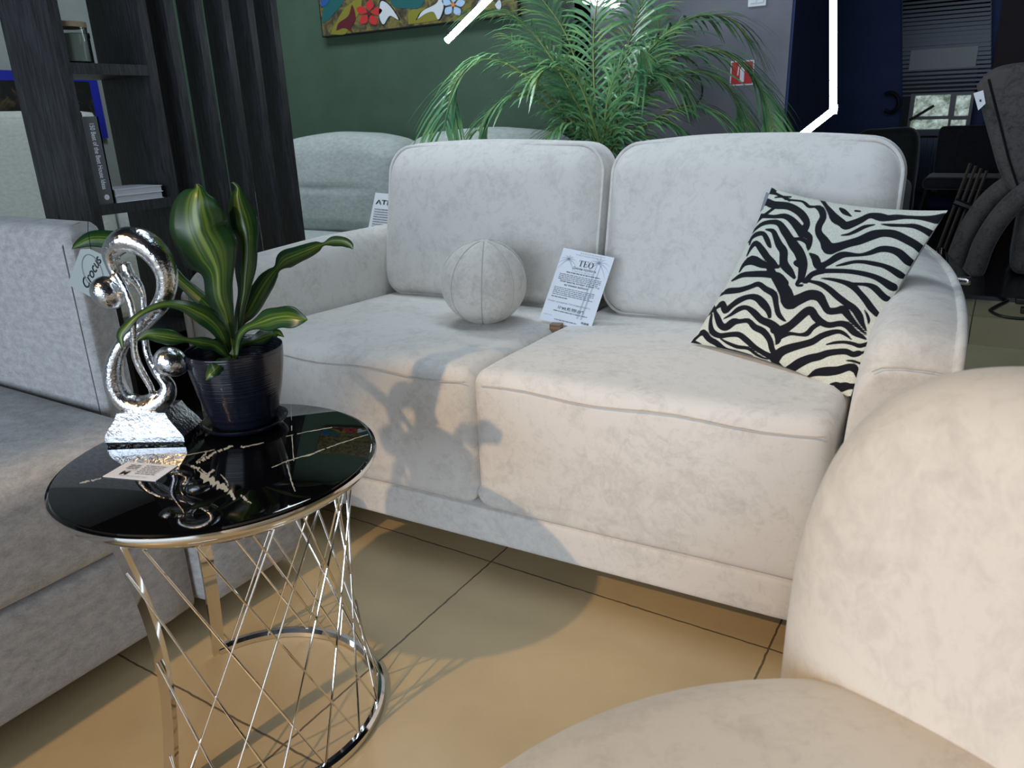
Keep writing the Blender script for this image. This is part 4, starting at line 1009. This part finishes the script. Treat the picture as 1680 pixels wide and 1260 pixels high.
tube('cable', smooth_path([q(1128, 127), (q(1142, 124)), q(1151, 138), q(1151, 158), q(1143, 170)], 5), .004, M['black_plastic'], hs, n=6)
wl = thing('wall_lamp', 'bright wall lamp behind the top of the palm', 'lamp', (on_y(990, -6, YC)[0], YC, on_y(990, -6, YC)[2]))
Geo().box((-.07, -.02, -.02), (.07, 0, .10)).build('housing', M['white_plastic'], wl, smooth=False); tube('tube', [(-.08, -.034, -.012), (.09, -.034, -.045)], .014, M['lamp'], wl, n=10)

# ------------------------------------------------------------------ dark back room on the right
YD = 5.9
def dq(u, v): return on_y(u, v, YD)
dr = bpy.data.objects.new('door_1', None); COL.objects.link(dr); dr.location = dq(1540, 305); structure(dr, 'dark door with slatted shutter, window panes and corrugated panel')
do = np.array(dr.location)
def rect(name, u0, v0, u1, v1, mat, dy0, dy1, par=dr):
    a, b = dq(u0, v1)-do, dq(u1, v0)-do
    return box(name, (a[0], dy0, a[2]), (b[0], dy1, b[2]), mat, par)
rect('door_leaf', 1462, 0, 1622, 318, M['dark'], .0, .06)
g = Geo(); 
for v in range(-10, 152, 7):
    a, b = dq(1482, v+5)-do, dq(1626, v)-do; g.box((a[0], -.03, a[2]), (b[0], -.012, b[2]-.006))
g.build('shutter', M['shutter'], dr, smooth=False)
rect('upper_panel', 1492, 76, 1606, 116, M['dim_glass'], -.045, -.035)
rect('window_frame', 1488, 150, 1600, 218, M['black_plastic'], -.05, -.032)
for u0, v0, u1, v1 in ((1499, 155, 1561, 191), (1566, 156, 1594, 190), (1494, 195, 1557, 212), (1560, 196, 1586, 206)): rect('pane', u0, v0, u1, v1, M['outdoor'], -.056, -.051)
rect('rail', 1468, 213, 1545, 223, M['shutter'], -.06, -.01); rect('rail', 1464, 303, 1540, 312, M['shutter'], -.06, -.01)
g = Geo()
for k in range(7):
    a, b = dq(1472+k*10, 302)-do, dq(1472+k*10+6, 226)-do; g.box((a[0], -.05, a[2]), (b[0], -.02, b[2]))
a, b = dq(1466, 302)-do, dq(1542, 226)-do; g.box((a[0], -.02, a[2]), (b[0], -.008, b[2])); g.build('corrugated_panel', M['panel_blue'], dr, smooth=False)
P = [dq(1462+14*math.cos(t), 168+16*math.sin(t))-do+np.array([0, -.06, 0]) for t in np.linspace(-2.2, 2.2, 14)]
tube('handle', P, .012, M['black_plastic'], dr, n=8)
tube('thin_rod', [dq(1494, 197)-do+np.array([0, -.058, 0]), dq(1534, 173)-do+np.array([0, -.07, 0])], .009, M['black_plastic'], dr)  # a separate thin rod, added here as a part of the door
structure(box('wall_maroon', (on_y(1630, 100, 5.93)[0], 5.93, .25), (2.6, 5.99, 3.0), M['maroon']))
# dark high-backed chair
yk = 4.75; c0 = on_y(1578, 300, yk)
bs = thing('bar_chair', 'black high chair in front of the corrugated panel', 'chair', (c0[0], yk, .25))
hx = .10; zt, zs = on_y(1575, 207, yk)[2]-.25, on_y(1575, 290, yk)[2]-.25
soft_box('backrest', (-.15, .10, zs), (.16, .16, zt), .03, M['darkfab'], bs, n=10); soft_box('seat', (-.17, -.20, zs-.05), (.18, .16, zs+.01), .025, M['darkfab'], bs, n=10)
for x, y in ((-.15, -.17), (.16, -.17), (-.15, .13), (.16, .13)): tube('leg', [(x*1.25, y*1.25, 0), (x, y, zs-.04)], .011, M['black_plastic'], bs, n=8)
# dark covered armchair behind the sofa
yk = 4.62; c0 = on_y(1430, 300, yk)
ca = thing('armchair', 'dark grey covered armchair behind the right end of the cream sofa', 'armchair', (c0[0], yk, .25)); zt = on_y(1420, 212, yk)[2]-.25
soft_box('backrest', (-.12, .0, .05), (.20, .22, zt), .07, M['olive'], ca, n=14, wob=.01); soft_box('seat', (-.12, -.40, .05), (.20, .0, .30), .05, M['olive'], ca, n=12)
# folded slatted chair leaning
yk = 3.95; fc = thing('folding_chair', 'folded chair of pale wooden slats leaning beside the curved arms', 'chair', (on_y(1560, 400, yk)[0], yk, .25)); o_ = np.array(fc.location)
for k in range(4):
    a, b = on_y(1549+k*9, 382+k*4, yk)-o_, on_y(1592+k*9, 268+k*4, yk)-o_
    d = (b-a)/np.linalg.norm(b-a); a0 = a-d*((a[2]-.0)/d[2]) if k < 4 else a
    tube('slat', [a0, b], .013, M['greywood'], fc, n=4, flat=(1, .5, (0, 1, 0)))
a, b = on_y(1566, 330, yk-.02)-o_, on_y(1604, 345, yk-.02)-o_; tube('strap', [a, b], .014, M['black_plastic'], fc, n=6)
# charcoal lounge chair with two curved arms
yk = 3.62; lg = thing('lounge_chair', 'charcoal velvet lounge chair with two thick curved arms on the platform', 'armchair', (on_y(1650, 440, yk)[0], yk, .25)); o_ = np.array(lg.location)
for du, dy in ((0, .12), (26, 0)):
    pts = [(1566+du*.9, 440+du*1.0), (1573+du, 415+du), (1590+du, 375+du*.8), (1622+du, 330+du*.7), (1665+du, 298+du*.5), (1720+du, 280+du*.4)]
    P = [on_y(u, v, yk+dy)-o_ for u, v in pts]; P[0] = np.array([P[0][0], P[0][1], max(.001, 0)])
    tube('arm', smooth_path(P, 6), [.045]*31 if False else .040, M['brown'], lg, n=14)
bp = [(1602, 140), (1622, 117), (1655, 105), (1700, 104), (1760, 130), (1760, 300), (1700, 322), (1662, 316), (1640, 285), (1625, 235), (1610, 180)]
P = [on_y(u, v, yk+.02)-o_ for u, v in bp]; P = smooth_path(P+[P[0]], 4)[:-1]
o = Geo().prism(P, (0, .10, 0)).build('backrest', M['brown'], lg)
md = o.modifiers.new('bev', 'BEVEL'); md.width = .025; md.segments = 4; md.limit_method = 'ANGLE'; md.angle_limit = math.radians(50)
tube('piping', [p+np.array([.0, -.002, 0]) for p in [on_y(u, v, yk+.02)-o_ for u, v in ((1622, 130), (1640, 200), (1655, 260), (1672, 312))]], .005, M['black_plastic'], lg, n=6)
p = on_y(1690, 300, yk)-o_; soft_box('seat', (p[0]-.02, .02, .0), (p[0]+.5, .5, p[2]-.05), .05, M['brown'], lg, n=10)
cd = thing('price_card', 'small white card hanging at the edge of the charcoal lounge chair', 'price card', on_y(1606, 165, yk-.01)); o_ = np.array(cd.location)
Geo().prism([on_y(u, v, yk-.01)-o_ for u, v in ((1597, 153), (1613, 148), (1617, 170), (1605, 181))], (0, -.001, 0)).build('sheet', M['paper'], cd, smooth=False)
Geo().prism([on_y(u, v, yk-.012)-o_ for u, v in ((1607, 163), (1610, 163), (1610, 167), (1607, 167))], (0, -.0005, 0)).build('print', M['ink'], cd, smooth=False)
# glass shelf corner with a clamp, beside the sofa arm
gt = thing('glass_table', 'low glass table whose corner with metal clamp shows beside the sofa arm', 'table', (on_z(1560, 470, .25)[0], 3.42, .25)); o_ = np.array(gt.location)
P = [on_z(u, v, .31)-o_ for u, v in ((1592, 462), (1560, 460), (1528, 412), (1545, 408))]
Geo().prism(P, (0, 0, .008)).build('glass_top', M['glass'], gt, smooth=False)
c = P[0]; soft_box('clamp', (c[0]-.06, c[1]-.02, c[2]-.012), (c[0]+.004, c[1]+.02, c[2]+.016), .008, M['chrome'], gt, n=6)
tube('leg', [(c[0]-.05, c[1]+.02, 0), (c[0]-.05, c[1]+.02, c[2]-.006)], .012, M['chrome'], gt, n=10); tube('leg', [(P[3][0], P[3][1], 0), (P[3][0], P[3][1], c[2]-.001)], .012, M['chrome'], gt, n=10); tube('leg', [(P[2][0]+.02, P[2][1], 0), (P[2][0]+.02, P[2][1], c[2]-.001)], .012, M['chrome'], gt, n=10)
# cables and plug boxes on the steps
def cable(label, pts, z, r=.006):
    P = [on_z(u, v, z+r) for u, v in pts]; o = tube('cable', [p for p in smooth_path(P, 8)], r, M['black_plastic'], None, n=8); tag(o, label, 'cable')
cable('black cable looping over the upper tiled step', [(1700, 470), (1655, 492), (1628, 506), (1626, 511), (1645, 519), (1680, 523), (1720, 523)], .235, .005)
cable('black cable curling on the floor below the tiled steps', [(1588, 652), (1605, 647), (1622, 648), (1640, 656), (1655, 650), (1680, 640), (1710, 640)], 0, .006)
cable('thinner black cable crossing the floor beside the sofa arm', [(1588, 658), (1604, 664), (1622, 660), (1650, 664), (1690, 668)], 0, .004)
for k, (u, v) in enumerate(((1668, 497), (1676, 513))):
    p = on_z(u, v, .235); o = box('plug_box', (-.035, -.02, 0), (.06, .02, .018), M['black_plastic'], None, .003); o.location = (p[0]+.03, p[1], .236)
    tag(o, ('black plug box on the upper step, nearer the black platform', 'black plug box on the upper step, nearer its edge')[k], 'plug box')
